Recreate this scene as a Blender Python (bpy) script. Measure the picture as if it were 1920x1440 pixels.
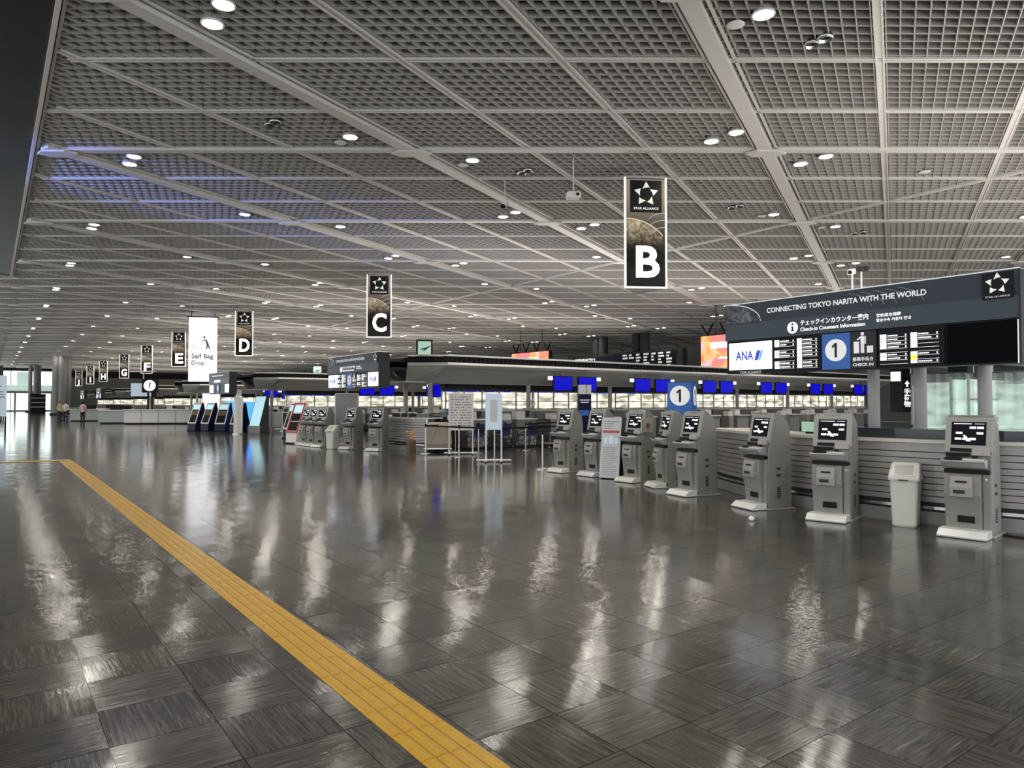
import bpy, bmesh, math, random
from mathutils import Matrix, Vector
random.seed(7)
for o in list(bpy.data.objects): bpy.data.objects.remove(o)
SC = bpy.context.scene
COL = SC.collection
R = math.radians
PI = math.pi

# ---------------------------------------------------------------- camera, world, light, exposure
# world axes: +Y runs along the hall, +X runs into the check-in islands
EYE = 1.62
FOC = 1332.0                       # focal length in pixels of the 1920 px wide frame
cam = bpy.data.cameras.new('camera'); camo = bpy.data.objects.new('camera', cam); COL.objects.link(camo)
cam.sensor_width = 36.0; cam.lens = 36.0 * FOC / 1920.0; cam.clip_start = 0.05; cam.clip_end = 500
YAW = math.atan2(0.5926, 0.8055)
camo.location = (0, 0, EYE); camo.rotation_euler = (R(90) + math.atan(35 / FOC), 0, -YAW)
SC.camera = camo

w = bpy.data.worlds.new('world'); SC.world = w; w.use_nodes = True
bg = w.node_tree.nodes['Background']; bg.inputs[0].default_value = (0.92, 0.96, 1.0, 1); bg.inputs[1].default_value = 1.5

vs = SC.view_settings
vs.view_transform = 'Standard'; vs.look = 'None'; vs.exposure = 0.32; vs.gamma = 1.0; vs.use_curve_mapping = False
SC.cycles.max_bounces = 4; SC.cycles.diffuse_bounces = 2; SC.cycles.glossy_bounces = 2; SC.cycles.use_adaptive_sampling = True; SC.cycles.adaptive_threshold = 0.07; SC.cycles.adaptive_min_samples = 12
SC.cycles.transparent_max_bounces = 8; SC.cycles.caustics_reflective = False; SC.cycles.caustics_refractive = False
SC.cycles.sample_clamp_indirect = 6.0

ISL = [5.25 + 17.15 * k for k in range(9)]      # centre lines of the check-in islands
CEIL = 7.92
def area_light(name, loc, size, energy, color, rot=(0, 0, 0)):
    l = bpy.data.lights.new(name, 'AREA'); l.shape = 'RECTANGLE'; l.size, l.size_y = size; l.energy = energy; l.color = color
    o = bpy.data.objects.new(name, l); COL.objects.link(o); o.location = loc; o.rotation_euler = rot; return o
UP_E = 800
for yc in ISL:          # added, unseen lamps above the island canopies, brightening the ceiling indirectly
    area_light('added_uplight', (26.0, yc, 3.40), (28.0, 2.6), UP_E, (1.0, 0.96, 0.91), (PI, 0, 0))

# ---------------------------------------------------------------- materials
MATS = {}
def mat(name, col, rough=0.5, metal=0.0, emit=None, es=1.0, var=0.0, vscale=8.0, spec=0.5, alpha=1.0, trans=0.0):
    m = bpy.data.materials.new(name); m.use_nodes = True; nt = m.node_tree; b = nt.nodes['Principled BSDF']
    b.inputs['Base Color'].default_value = (*col, 1); b.inputs['Roughness'].default_value = rough
    b.inputs['Metallic'].default_value = metal; b.inputs['Specular IOR Level'].default_value = spec
    b.inputs['Alpha'].default_value = alpha; b.inputs['Transmission Weight'].default_value = trans
    if emit: b.inputs['Emission Color'].default_value = (*emit, 1); b.inputs['Emission Strength'].default_value = es
    if var:
        tc = nt.nodes.new('ShaderNodeTexCoord'); n = nt.nodes.new('ShaderNodeTexNoise'); n.inputs['Scale'].default_value = vscale; n.inputs['Detail'].default_value = 4
        mr = nt.nodes.new('ShaderNodeMapRange'); mr.inputs[3].default_value = 1 - var; mr.inputs[4].default_value = 1 + var
        mx = nt.nodes.new('ShaderNodeMix'); mx.data_type = 'RGBA'; mx.blend_type = 'MULTIPLY'; mx.inputs[0].default_value = 1
        mx.inputs[6].default_value = (*col, 1)
        nt.links.new(tc.outputs['Object'], n.inputs['Vector']); nt.links.new(n.outputs['Fac'], mr.inputs[0])
        nt.links.new(mr.outputs[0], mx.inputs[7]); nt.links.new(mx.outputs[2], b.inputs['Base Color'])
    if emit and name not in ('lamp', 'bagdrop_white', 'pane_bright'): m.cycles.emission_sampling = 'NONE'
    MATS[name] = m; return m
M = MATS
mat('lattice', (0.42, 0.395, 0.36), 0.55, var=0.06, vscale=3)
mat('beam', (0.68, 0.65, 0.60), 0.4, var=0.04)
mat('plenum', (0.05, 0.047, 0.043), 0.9, var=0.2)
mat('soffit_dark', (0.018, 0.019, 0.018), 0.32, var=0.1)
mat('white', (0.80, 0.78, 0.74), 0.4, var=0.03)
mat('white_gloss', (0.78, 0.77, 0.73), 0.25)
mat('kiosk', (0.27, 0.265, 0.235), 0.42, var=0.04)
mat('kiosk_light', (0.38, 0.37, 0.335), 0.38, var=0.03)
mat('kiosk_metal', (0.55, 0.56, 0.55), 0.3, 0.6)
mat('black', (0.012, 0.012, 0.013), 0.35, spec=0.12)
mat('black_matte', (0.016, 0.016, 0.016), 0.75, spec=0.12)
mat('charcoal', (0.045, 0.046, 0.048), 0.5, var=0.08, spec=0.12)
mat('dark_navy', (0.012, 0.014, 0.05), 0.3, spec=0.12)
mat('screen_dark', (0.010, 0.010, 0.012), 0.12, emit=(0.004, 0.004, 0.005), es=1.0, spec=0.03)
mat('screen_black', (0.003, 0.003, 0.004), 0.1, spec=0.02)
mat('screen_white', (0.6, 0.6, 0.6), 0.3, emit=(0.80, 0.82, 0.85), es=0.95)
mat('glyph', (0.8, 0.8, 0.8), 0.4, emit=(1, 1, 1), es=0.85)
mat('glyph_soft', (0.75, 0.75, 0.75), 0.5, emit=(1, 1, 1), es=0.28)
mat('glyph_blue', (0.02, 0.03, 0.30), 0.4, emit=(0.02, 0.04, 0.42), es=0.8)
mat('glyph_sky', (0.05, 0.30, 0.75), 0.4, emit=(0.04, 0.30, 0.85), es=0.8)
mat('glyph_yellow', (0.7, 0.6, 0.02), 0.4, emit=(0.9, 0.75, 0.02), es=0.8)
mat('glyph_green', (0.2, 0.7, 0.1), 0.4, emit=(0.3, 0.9, 0.15), es=0.8)
mat('ink', (0.03, 0.03, 0.035), 0.6)
mat('ink_grey', (0.30, 0.31, 0.32), 0.6)
mat('ink_red', (0.55, 0.09, 0.08), 0.6)
mat('monitor_blue', (0.002, 0.002, 0.08), 0.25, emit=(0.003, 0.002, 0.44), es=1.0, spec=0.12)
mat('sign_blue', (0.012, 0.075, 0.30), 0.35, emit=(0.012, 0.085, 0.33), es=0.35)
mat('sign_slate', (0.055, 0.068, 0.082), 0.35, var=0.06, vscale=2, spec=0.12)
mat('sign_slate_light', (0.075, 0.095, 0.115), 0.3, var=0.05, vscale=2, spec=0.12)
mat('slat', (0.37, 0.35, 0.335), 0.33, 0.2, var=0.04)
mat('slat_gap', (0.05, 0.05, 0.05), 0.6)
mat('counter_top', (0.70, 0.67, 0.60), 0.3)
mat('dark_glass', (0.035, 0.045, 0.048), 0.08)
mat('steel', (0.60, 0.60, 0.58), 0.25, 0.9)
mat('column', (0.42, 0.41, 0.39), 0.4, var=0.05)
mat('grey_panel', (0.30, 0.295, 0.28), 0.5, var=0.05)
mat('soffit', (0.55, 0.54, 0.50), 0.5, var=0.04)
mat('lamp', (1, 1, 1), 0.4, emit=(1.0, 0.95, 0.84), es=115)
mat('lamp_small', (1, 1, 1), 0.4, emit=(1.0, 0.97, 0.9), es=6)
mat('letter_glow', (1, 1, 1), 0.4, emit=(1, 1, 1), es=2.0)
mat('banner_edge', (0.9, 0.88, 0.82), 0.4, emit=(1, 0.95, 0.86), es=0.7)
mat('banner_dark', (0.012, 0.012, 0.011), 0.35, spec=0.12)
mat('banner_line', (0.45, 0.42, 0.33), 0.5, emit=(0.6, 0.55, 0.42), es=0.4)
mat('logo_silver', (0.75, 0.74, 0.68), 0.3, 0.3, emit=(0.7, 0.68, 0.58), es=0.35)
mat('bagdrop_white', (0.9, 0.9, 0.9), 0.4, emit=(0.95, 0.97, 1.0), es=1.05)
mat('bagdrop_grey', (0.12, 0.12, 0.13), 0.5, emit=(0.20, 0.21, 0.22), es=1.0)
mat('blue_glow', (0.05, 0.2, 0.8), 0.4, emit=(0.05, 0.26, 1.0), es=1.6)
mat('cyan_glow', (0.3, 0.7, 0.8), 0.4, emit=(0.50, 0.66, 0.74), es=0.6)
mat('red_paint', (0.62, 0.07, 0.06), 0.4)
mat('poster_pink', (0.62, 0.58, 0.55), 0.5, emit=(0.6, 0.56, 0.53), es=0.12)
mat('poster_blue', (0.52, 0.62, 0.70), 0.4, emit=(0.5, 0.62, 0.72), es=0.25)
mat('poster_white', (0.66, 0.66, 0.68), 0.5)
mat('poster_grey', (0.30, 0.29, 0.31), 0.5)
mat('bin', (0.70, 0.69, 0.62), 0.35, var=0.03)
mat('bin_lid', (0.48, 0.47, 0.42), 0.35)
mat('green_sign', (0.25, 0.38, 0.30), 0.4, emit=(0.34, 0.5, 0.4), es=0.55)
mat('pane_bright', (0.9, 0.95, 0.95), 0.3, emit=(0.86, 0.97, 0.95), es=2.6)
mat('pane_green', (0.5, 0.62, 0.57), 0.3, emit=(0.55, 0.72, 0.64), es=0.55)
mat('wall', (0.30, 0.295, 0.26), 0.7, var=0.05, vscale=1)
mat('wall_olive', (0.26, 0.26, 0.21), 0.7, var=0.06, vscale=1)
mat('concrete', (0.27, 0.265, 0.25), 0.55, var=0.07, vscale=2)
mat('clear_sheet', (0.75, 0.85, 0.80), 0.15, alpha=0.28)
mat('rubber', (0.02, 0.02, 0.02), 0.7)
mat('seat_blue', (0.03, 0.035, 0.16), 0.7)
mat('beige', (0.42, 0.36, 0.29), 0.8, var=0.08)
mat('brown', (0.14, 0.09, 0.06), 0.7)
mat('skin', (0.55, 0.36, 0.27), 0.6)
mat('hair', (0.015, 0.012, 0.01), 0.6)
mat('cloth_pink', (0.62, 0.42, 0.44), 0.8)
mat('cloth_yellow', (0.50, 0.48, 0.24), 0.8)
mat('cloth_black', (0.015, 0.015, 0.02), 0.8)
mat('cloth_white', (0.62, 0.60, 0.62), 0.8)
mat('cloth_navy', (0.03, 0.03, 0.06), 0.8)
mat('flower', (0.75, 0.42, 0.12), 0.6)
mat('counter_glass', (0.42, 0.47, 0.45), 0.35, var=0.05)
mat('paper', (0.85, 0.85, 0.83), 0.7)

def node_links(m):
    nt = m.node_tree; return nt, nt.nodes, nt.links
def math_node(nt, op, a, b=None, c=None):
    n = nt.nodes.new('ShaderNodeMath'); n.operation = op
    for i, v in enumerate((a, b, c)):
        if v is None: continue
        if isinstance(v, (int, float)): n.inputs[i].default_value = v
        else: nt.links.new(v, n.inputs[i])
    return n.outputs[0]

TILE = 0.48
def floor_material():
    m = mat('floor', (0.04, 0.038, 0.034), 0.1); nt, N, L = node_links(m); b = N['Principled BSDF']
    geo = N.new('ShaderNodeNewGeometry'); sep = N.new('ShaderNodeSeparateXYZ'); L.new(geo.outputs['Position'], sep.inputs[0])
    x, y = sep.outputs[0], sep.outputs[1]
    ix = math_node(nt, 'FLOOR', math_node(nt, 'DIVIDE', x, TILE)); iy = math_node(nt, 'FLOOR', math_node(nt, 'DIVIDE', y, TILE))
    par = math_node(nt, 'FLOORED_MODULO', math_node(nt, 'ADD', ix, iy), 2.0)
    idv = N.new('ShaderNodeCombineXYZ'); L.new(ix, idv.inputs[0]); L.new(iy, idv.inputs[1])
    wn = N.new('ShaderNodeTexWhiteNoise'); wn.noise_dimensions = '3D'; L.new(idv.outputs[0], wn.inputs['Vector'])
    # striations run along x or y from tile to tile
    cA = N.new('ShaderNodeCombineXYZ'); L.new(math_node(nt, 'MULTIPLY', x, 2.2), cA.inputs[0]); L.new(math_node(nt, 'MULTIPLY', y, 42.0), cA.inputs[1])
    cB = N.new('ShaderNodeCombineXYZ'); L.new(math_node(nt, 'MULTIPLY', y, 2.2), cB.inputs[0]); L.new(math_node(nt, 'MULTIPLY', x, 42.0), cB.inputs[1])
    mx = N.new('ShaderNodeMix'); mx.data_type = 'VECTOR'; L.new(par, mx.inputs[0]); L.new(cA.outputs[0], mx.inputs[4]); L.new(cB.outputs[0], mx.inputs[5])
    ad = N.new('ShaderNodeVectorMath'); ad.operation = 'MULTIPLY_ADD'; L.new(wn.outputs['Color'], ad.inputs[0]); ad.inputs[1].default_value = (40, 40, 40); L.new(mx.outputs[1], ad.inputs[2])
    n1 = N.new('ShaderNodeTexNoise'); n1.inputs['Scale'].default_value = 1.6; n1.inputs['Detail'].default_value = 6; n1.inputs['Roughness'].default_value = 0.7; n1.inputs['Distortion'].default_value = 0.6
    L.new(ad.outputs[0], n1.inputs['Vector'])
    cr = N.new('ShaderNodeValToRGB'); e = cr.color_ramp.elements
    e[0].position = 0.36; e[0].color = (0.042, 0.040, 0.036, 1); e[1].position = 0.60; e[1].color = (0.112, 0.102, 0.087, 1)
    q = e.new(0.67); q.color = (0.165, 0.152, 0.130, 1); q2 = e.new(0.74); q2.color = (0.34, 0.32, 0.28, 1)
    L.new(n1.outputs['Fac'], cr.inputs[0])
    tv = N.new('ShaderNodeMapRange'); tv.inputs[3].default_value = 0.8; tv.inputs[4].default_value = 1.2; L.new(wn.outputs['Value'], tv.inputs[0])
    mul = N.new('ShaderNodeMix'); mul.data_type = 'RGBA'; mul.blend_type = 'MULTIPLY'; mul.inputs[0].default_value = 1
    L.new(cr.outputs[0], mul.inputs[6]); L.new(tv.outputs[0], mul.inputs[7])
    # joints beyond the laid tiles
    def joint(v, i):
        fr = math_node(nt, 'SUBTRACT', math_node(nt, 'DIVIDE', v, TILE), i)
        return math_node(nt, 'MINIMUM', fr, math_node(nt, 'SUBTRACT', 1.0, fr))
    jd = math_node(nt, 'MINIMUM', joint(x, ix), joint(y, iy))
    jm = math_node(nt, 'LESS_THAN', jd, 0.0045)
    jx = N.new('ShaderNodeMix'); jx.data_type = 'RGBA'; L.new(jm, jx.inputs[0]); L.new(mul.outputs[2], jx.inputs[6]); jx.inputs[7].default_value = (0.008, 0.008, 0.008, 1)
    L.new(jx.outputs[2], b.inputs['Base Color'])
    # polish: slow waviness plus fine grain, each tile lying a hair off level
    n2 = N.new('ShaderNodeTexNoise'); n2.inputs['Scale'].default_value = 3.0; n2.inputs['Detail'].default_value = 2; L.new(geo.outputs['Position'], n2.inputs['Vector'])
    b1 = N.new('ShaderNodeBump'); b1.inputs['Strength'].default_value = 1.0; b1.inputs['Distance'].default_value = 0.0009; L.new(n2.outputs['Fac'], b1.inputs['Height'])
    b2 = N.new('ShaderNodeBump'); b2.inputs['Strength'].default_value = 0.35; b2.inputs['Distance'].default_value = 0.0012; L.new(n1.outputs['Fac'], b2.inputs['Height']); L.new(b1.outputs[0], b2.inputs['Normal'])
    tl = N.new('ShaderNodeVectorMath'); tl.operation = 'MULTIPLY_ADD'; L.new(wn.outputs['Color'], tl.inputs[0]); tl.inputs[1].default_value = (0.006, 0.006, 0); tl.inputs[2].default_value = (-0.003, -0.003, 0)
    ta = N.new('ShaderNodeVectorMath'); ta.operation = 'ADD'; L.new(b2.outputs[0], ta.inputs[0]); L.new(tl.outputs[0], ta.inputs[1])
    tn = N.new('ShaderNodeVectorMath'); tn.operation = 'NORMALIZE'; L.new(ta.outputs[0], tn.inputs[0]); L.new(tn.outputs[0], b.inputs['Normal'])
    rr = N.new('ShaderNodeMapRange'); rr.inputs[3].default_value = 0.06; rr.inputs[4].default_value = 0.13; L.new(n1.outputs['Fac'], rr.inputs[0]); L.new(rr.outputs[0], b.inputs['Roughness'])
    b.inputs['IOR'].default_value = 1.56
floor_material()

def yellow_material():
    m = mat('tactile_yellow', (0.60, 0.33, 0.02), 0.3, var=0.16, vscale=14); return m
yellow_material()

def banner_material():      # printed night sky shading to warm grey
    m = mat('banner_print', (0.1, 0.09, 0.07), 0.5, spec=0.1); nt, N, L = node_links(m); b = N['Principled BSDF']
    tc = N.new('ShaderNodeTexCoord'); s = N.new('ShaderNodeSeparateXYZ'); L.new(tc.outputs['Object'], s.inputs[0])
    cr = N.new('ShaderNodeValToRGB'); e = cr.color_ramp.elements
    e[0].position = 0.36; e[0].color = (0.010, 0.010, 0.009, 1); e[1].position = 0.55; e[1].color = (0.05, 0.045, 0.035, 1)
    q = e.new(0.85); q.color = (0.24, 0.20, 0.155, 1)
    f = math_node(nt, 'DIVIDE', s.outputs[2], 2.87); L.new(f, cr.inputs[0]); L.new(cr.outputs[0], b.inputs['Base Color'])
    L.new(cr.outputs[0], b.inputs['Emission Color']); b.inputs['Emission Strength'].default_value = 0.45
    m = mat('globe_print', (0.3, 0.24, 0.16), 0.5, spec=0.1); nt, N, L = node_links(m); b = N['Principled BSDF']
    tc = N.new('ShaderNodeTexCoord'); n = N.new('ShaderNodeTexNoise'); n.inputs['Scale'].default_value = 7; n.inputs['Detail'].default_value = 6; n.inputs['Distortion'].default_value = 1.2
    L.new(tc.outputs['Object'], n.inputs['Vector']); cr = N.new('ShaderNodeValToRGB'); e = cr.color_ramp.elements
    e[0].position = 0.4; e[0].color = (0.12, 0.09, 0.055, 1); e[1].position = 0.68; e[1].color = (0.46, 0.38, 0.27, 1)
    L.new(n.outputs['Fac'], cr.inputs[0]); sz = N.new('ShaderNodeSeparateXYZ'); L.new(tc.outputs['Object'], sz.inputs[0])
    fd = N.new('ShaderNodeMapRange'); fd.interpolation_type = 'SMOOTHSTEP'; fd.inputs[1].default_value = 0.95; fd.inputs[2].default_value = 1.75; fd.inputs[3].default_value = 0.02; L.new(sz.outputs[2], fd.inputs[0])
    mm = N.new('ShaderNodeMix'); mm.data_type = 'RGBA'; mm.blend_type = 'MULTIPLY'; mm.inputs[0].default_value = 1; L.new(cr.outputs[0], mm.inputs[6]); L.new(fd.outputs[0], mm.inputs[7])
    L.new(mm.outputs[2], b.inputs['Base Color']); L.new(mm.outputs[2], b.inputs['Emission Color']); b.inputs['Emission Strength'].default_value = 0.6
    m = mat('earth_print', (0.1, 0.12, 0.15), 0.4); nt, N, L = node_links(m); b = N['Principled BSDF']
    tc = N.new('ShaderNodeTexCoord'); n = N.new('ShaderNodeTexNoise'); n.inputs['Scale'].default_value = 6; n.inputs['Detail'].default_value = 7; n.inputs['Distortion'].default_value = 1.0
    L.new(tc.outputs['Object'], n.inputs['Vector']); cr = N.new('ShaderNodeValToRGB'); e = cr.color_ramp.elements
    e[0].position = 0.42; e[0].color = (0.012, 0.018, 0.028, 1); e[1].position = 0.75; e[1].color = (0.26, 0.28, 0.30, 1)
    L.new(n.outputs['Fac'], cr.inputs[0]); L.new(cr.outputs[0], b.inputs['Base Color'])
    m = mat('orange_screen', (0.4, 0.1, 0.05), 0.3); nt, N, L = node_links(m); b = N['Principled BSDF']
    tc = N.new('ShaderNodeTexCoord'); n = N.new('ShaderNodeTexNoise'); n.inputs['Scale'].default_value = 0.7; n.inputs['Detail'].default_value = 3; n.inputs['Distortion'].default_value = 1.5
    L.new(tc.outputs['Object'], n.inputs['Vector']); cr = N.new('ShaderNodeValToRGB'); e = cr.color_ramp.elements
    e[0].position = 0.34; e[0].color = (0.85, 0.12, 0.30, 1); e[1].position = 0.5; e[1].color = (1.0, 0.20, 0.06, 1)
    q = e.new(0.62); q.color = (1.0, 0.42, 0.14, 1); q = e.new(0.72); q.color = (0.75, 0.35, 0.8, 1)
    L.new(n.outputs['Fac'], cr.inputs[0]); L.new(cr.outputs[0], b.inputs['Emission Color']); b.inputs['Emission Strength'].default_value = 1.15
banner_material()
def lit_material(name, c0, c1, es):
    m = mat(name, (0.6, 0.6, 0.5), 0.5); nt, N, L = node_links(m); b = N['Principled BSDF']
    tc = N.new('ShaderNodeNewGeometry'); mp = N.new('ShaderNodeMapping'); mp.inputs['Scale'].default_value = (1.6, 1.6, 5.0); L.new(tc.outputs['Position'], mp.inputs[0])
    n = N.new('ShaderNodeTexNoise'); n.inputs['Scale'].default_value = 1.1; n.inputs['Detail'].default_value = 4; L.new(mp.outputs[0], n.inputs['Vector'])
    cr = N.new('ShaderNodeValToRGB'); e = cr.color_ramp.elements; e[0].position = 0.38; e[0].color = (*c0, 1); e[1].position = 0.62; e[1].color = (*c1, 1)
    L.new(n.outputs['Fac'], cr.inputs[0]); L.new(cr.outputs[0], b.inputs['Emission Color']); b.inputs['Emission Strength'].default_value = es
lit_material('lit_panel', (0.22, 0.21, 0.15), (1.0, 0.97, 0.80), 1.0)
lit_material('lit_panel_cool', (0.22, 0.30, 0.26), (0.66, 0.92, 0.80), 0.75)

# ---------------------------------------------------------------- mesh helpers
KIDS = {}
class MB:
    def __init__(s): s.v = []; s.f = []
    def add(s, vs, fs):
        k = len(s.v); s.v += [tuple(p) for p in vs]; s.f += [tuple(i + k for i in f) for f in fs]; return s
    def box(s, cx, cy, cz, sx, sy, sz, rz=0.0, rx=0.0, ry=0.0):
        m = Matrix.Rotation(rz, 3, 'Z') @ Matrix.Rotation(ry, 3, 'Y') @ Matrix.Rotation(rx, 3, 'X'); c = Vector((cx, cy, cz))
        vs = [c + m @ Vector((x * sx / 2, y * sy / 2, z * sz / 2)) for x, y, z in ((-1,-1,-1),(1,-1,-1),(1,1,-1),(-1,1,-1),(-1,-1,1),(1,-1,1),(1,1,1),(-1,1,1))]
        return s.add(vs, [(0,3,2,1),(4,5,6,7),(0,1,5,4),(1,2,6,5),(2,3,7,6),(3,0,4,7)])
    def bx(s, x0, x1, y0, y1, z0, z1): return s.box((x0+x1)/2, (y0+y1)/2, (z0+z1)/2, abs(x1-x0), abs(y1-y0), abs(z1-z0))
    def prism_x(s, prof, x0, x1):       # profile of (y, z) pulled along x
        n = len(prof); return s.add([(x0, y, z) for y, z in prof] + [(x1, y, z) for y, z in prof],
            [tuple(range(n)), tuple(range(2*n-1, n-1, -1))] + [(i, (i+1) % n + n*0, (i+1) % n + n, i + n) for i in range(n)])
    def prism_y(s, prof, y0, y1):       # profile of (x, z) pulled along y
        n = len(prof); return s.add([(x, y0, z) for x, z in prof] + [(x, y1, z) for x, z in prof],
            [tuple(range(n)), tuple(range(2*n-1, n-1, -1))] + [(i, (i+1) % n, (i+1) % n + n, i + n) for i in range(n)])
    def prism_z(s, poly, z0, z1):
        n = len(poly); return s.add([(x, y, z0) for x, y in poly] + [(x, y, z1) for x, y in poly],
            [tuple(range(n)), tuple(range(2*n-1, n-1, -1))] + [(i, (i+1) % n, (i+1) % n + n, i + n) for i in range(n)])
    def tube(s, p0, p1, r0, r1=None, n=10):
        r1 = r0 if r1 is None else r1; p0 = Vector(p0); p1 = Vector(p1); d = (p1 - p0).normalized()
        a = d.orthogonal().normalized(); b = d.cross(a); vs = []
        for p, r in ((p0, r0), (p1, r1)): vs += [p + a * (r * math.cos(2*PI*i/n)) + b * (r * math.sin(2*PI*i/n)) for i in range(n)]
        return s.add(vs, [tuple(range(n-1, -1, -1)), tuple(range(n, 2*n))] + [(i, (i+1) % n, (i+1) % n + n, i + n) for i in range(n)])
    def path(s, pts, r, n=8):
        for a, b in zip(pts, pts[1:]): s.tube(a, b, r, n=n)
        return s
    def ring(s, c, axis, R0, r, n=24, k=6):
        c = Vector(c); ax = Vector(axis).normalized(); a = ax.orthogonal().normalized(); b = ax.cross(a); vs = []; fs = []
        for i in range(n):
            t = 2*PI*i/n; d = a*math.cos(t) + b*math.sin(t)
            for j in range(k):
                u = 2*PI*j/k; vs.append(c + d*(R0 + r*math.cos(u)) + ax*(r*math.sin(u)))
        for i in range(n):
            for j in range(k): fs.append((i*k+j, ((i+1) % n)*k+j, ((i+1) % n)*k+(j+1) % k, i*k+(j+1) % k))
        return s.add(vs, fs)
    def lathe(s, prof, n=24):           # (r, z) about the z axis
        vs = []; fs = []
        for r, z in prof: vs += [(r*math.cos(2*PI*i/n), r*math.sin(2*PI*i/n), z) for i in range(n)]
        for j in range(len(prof)-1):
            for i in range(n): fs.append((j*n+i, j*n+(i+1) % n, (j+1)*n+(i+1) % n, (j+1)*n+i))
        fs.append(tuple(range(n-1, -1, -1))); fs.append(tuple(range((len(prof)-1)*n, len(prof)*n)))
        return s.add(vs, fs)
    def loft(s, rings, cap=True):       # list of equal-length closed rings
        n = len(rings[0]); vs = [p for r in rings for p in r]; fs = []
        for j in range(len(rings)-1):
            for i in range(n): fs.append((j*n+i, j*n+(i+1) % n, (j+1)*n+(i+1) % n, (j+1)*n+i))
        if cap: fs.append(tuple(range(n-1, -1, -1))); fs.append(tuple(range((len(rings)-1)*n, len(rings)*n)))
        return s.add(vs, fs)
    def plate(s, poly, y, t=0.004):     # flat print: (x, z) outline standing in the plane y, facing -y
        n = len(poly); return s.add([(x, y, z) for x, z in poly] + [(x, y - t, z) for x, z in poly],
            [tuple(range(n)), tuple(range(2*n-1, n-1, -1))] + [(i, (i+1) % n, (i+1) % n + n, i + n) for i in range(n)])
    def rect(s, x0, x1, z0, z1, y, t=0.004): return s.bx(x0, x1, y - t, y, z0, z1)
    def disc(s, cx, cz, r, y, t=0.004, n=28): return s.plate([(cx + r*math.cos(2*PI*i/n), cz + r*math.sin(2*PI*i/n)) for i in range(n)], y, t)
    def mesh(s, name, m=None, bevel=0.0, smooth=False):
        me = bpy.data.meshes.new(name); me.from_pydata(s.v, [], s.f); bm = bmesh.new(); bm.from_mesh(me)
        bmesh.ops.recalc_face_normals(bm, faces=bm.faces)
        if bevel:
            ed = [e for e in bm.edges if len(e.link_faces) == 2 and e.calc_face_angle(0) > 0.4]
            bmesh.ops.bevel(bm, geom=ed, offset=bevel, segments=2, profile=0.6, affect='EDGES', clamp_overlap=True)
        bm.to_mesh(me); bm.free()
        if smooth: me.shade_auto_smooth if False else [setattr(p, 'use_smooth', True) for p in me.polygons]
        if m: me.materials.append(M[m])
        return me
    def part(s, name, m, parent, bevel=0.0, smooth=False, label=None, kind=None):
        return part(name, s.mesh(name, m, bevel, smooth), parent, label, kind)
def link(o, parent=None):
    COL.objects.link(o)
    if parent is not None: o.parent = parent; KIDS.setdefault(parent.name, []).append(o)
    return o
def part(name, me, parent, label=None, kind=None):
    o = link(bpy.data.objects.new(name, me), parent)
    if label: o['label'] = label
    if kind: o['kind'] = kind
    return o
def tag(o, label, cat, group=None):
    o['label'] = label; o['category'] = cat
    if group: o['group'] = group
    return o
def thing(name, label, cat, loc=(0, 0, 0), rz=0.0, group=None):
    o = link(bpy.data.objects.new(name, None)); o.location = loc; o.rotation_euler = (0, 0, rz); o.empty_display_size = 0.1
    return tag(o, label, cat, group)
def solo(name, mb, m, label, cat, loc=(0, 0, 0), rz=0.0, group=None, bevel=0.0, smooth=False):
    o = part(name, mb.mesh(name, m, bevel, smooth), None); o.location = loc; o.rotation_euler = (0, 0, rz); return tag(o, label, cat, group)
def struct(name, mb, m, bevel=0.0):
    o = part(name, mb.mesh(name, m, bevel), None); o['kind'] = 'structure'; return o
def copy_tree(o, parent=None):
    c = o.copy(); link(c, parent)
    for ch in KIDS.get(o.name, []): copy_tree(ch, c)
    return c
def dup(o, label, loc, rz, group=None):
    c = copy_tree(o); c.location = loc; c.rotation_euler = (0, 0, rz); c['label'] = label
    if group: c['group'] = group
    return c
_TX = {}
def text(name, s, size, x, z, y, m, parent, align='CENTER', bold=0.0, width=None, depth=0.002, rx=PI/2):
    """lettering standing in the plane y of its parent, read from -y"""
    key = (s, bold, align, m)
    if key not in _TX:
        c = bpy.data.curves.new('lettering', 'FONT'); c.body = s; c.align_x = align; c.align_y = 'CENTER'; c.resolution_u = 3
        c.offset = bold; c.extrude = 0.004; c.size = 1.0
        t = bpy.data.objects.new('lettering', c); me = bpy.data.meshes.new_from_object(t); me.materials.clear(); me.materials.append(M[m])
        xs = [v.co.x for v in me.vertices] or [0, 1]; _TX[key] = (me, max(xs) - min(xs)); bpy.data.objects.remove(t); bpy.data.curves.remove(c)
    me, wd = _TX[key]; o = part(name, me, parent); sx = size if width is None else width / wd
    o.location = (x, y, z); o.rotation_euler = (rx, 0, 0); o.scale = (sx, size, size * 0.5); return o
def proj(X, Y, Z):
    d = 0.5926*X + 0.8055*Y; x = 0.8055*X - 0.5926*Y
    return (None, None, d) if d < 0.3 else (960 + FOC*x/d, 755 - (Z-EYE)*FOC/d, d)
def seen(X, Y, Z, m=60):
    px, py, d = proj(X, Y, Z); return d > 0.5 and -m < px < 1920 + m and -m < py < 1440 + m
ORD = ['first', 'second', 'third', 'fourth', 'fifth', 'sixth', 'seventh', 'eighth', 'ninth', 'tenth', 'eleventh', 'twelfth', 'thirteenth', 'fourteenth', 'fifteenth', 'sixteenth']
BAN = 'BCDEFGHIJ'
FACE_L = -PI/2                      # a thing turned this way faces the hall (-X)

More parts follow.
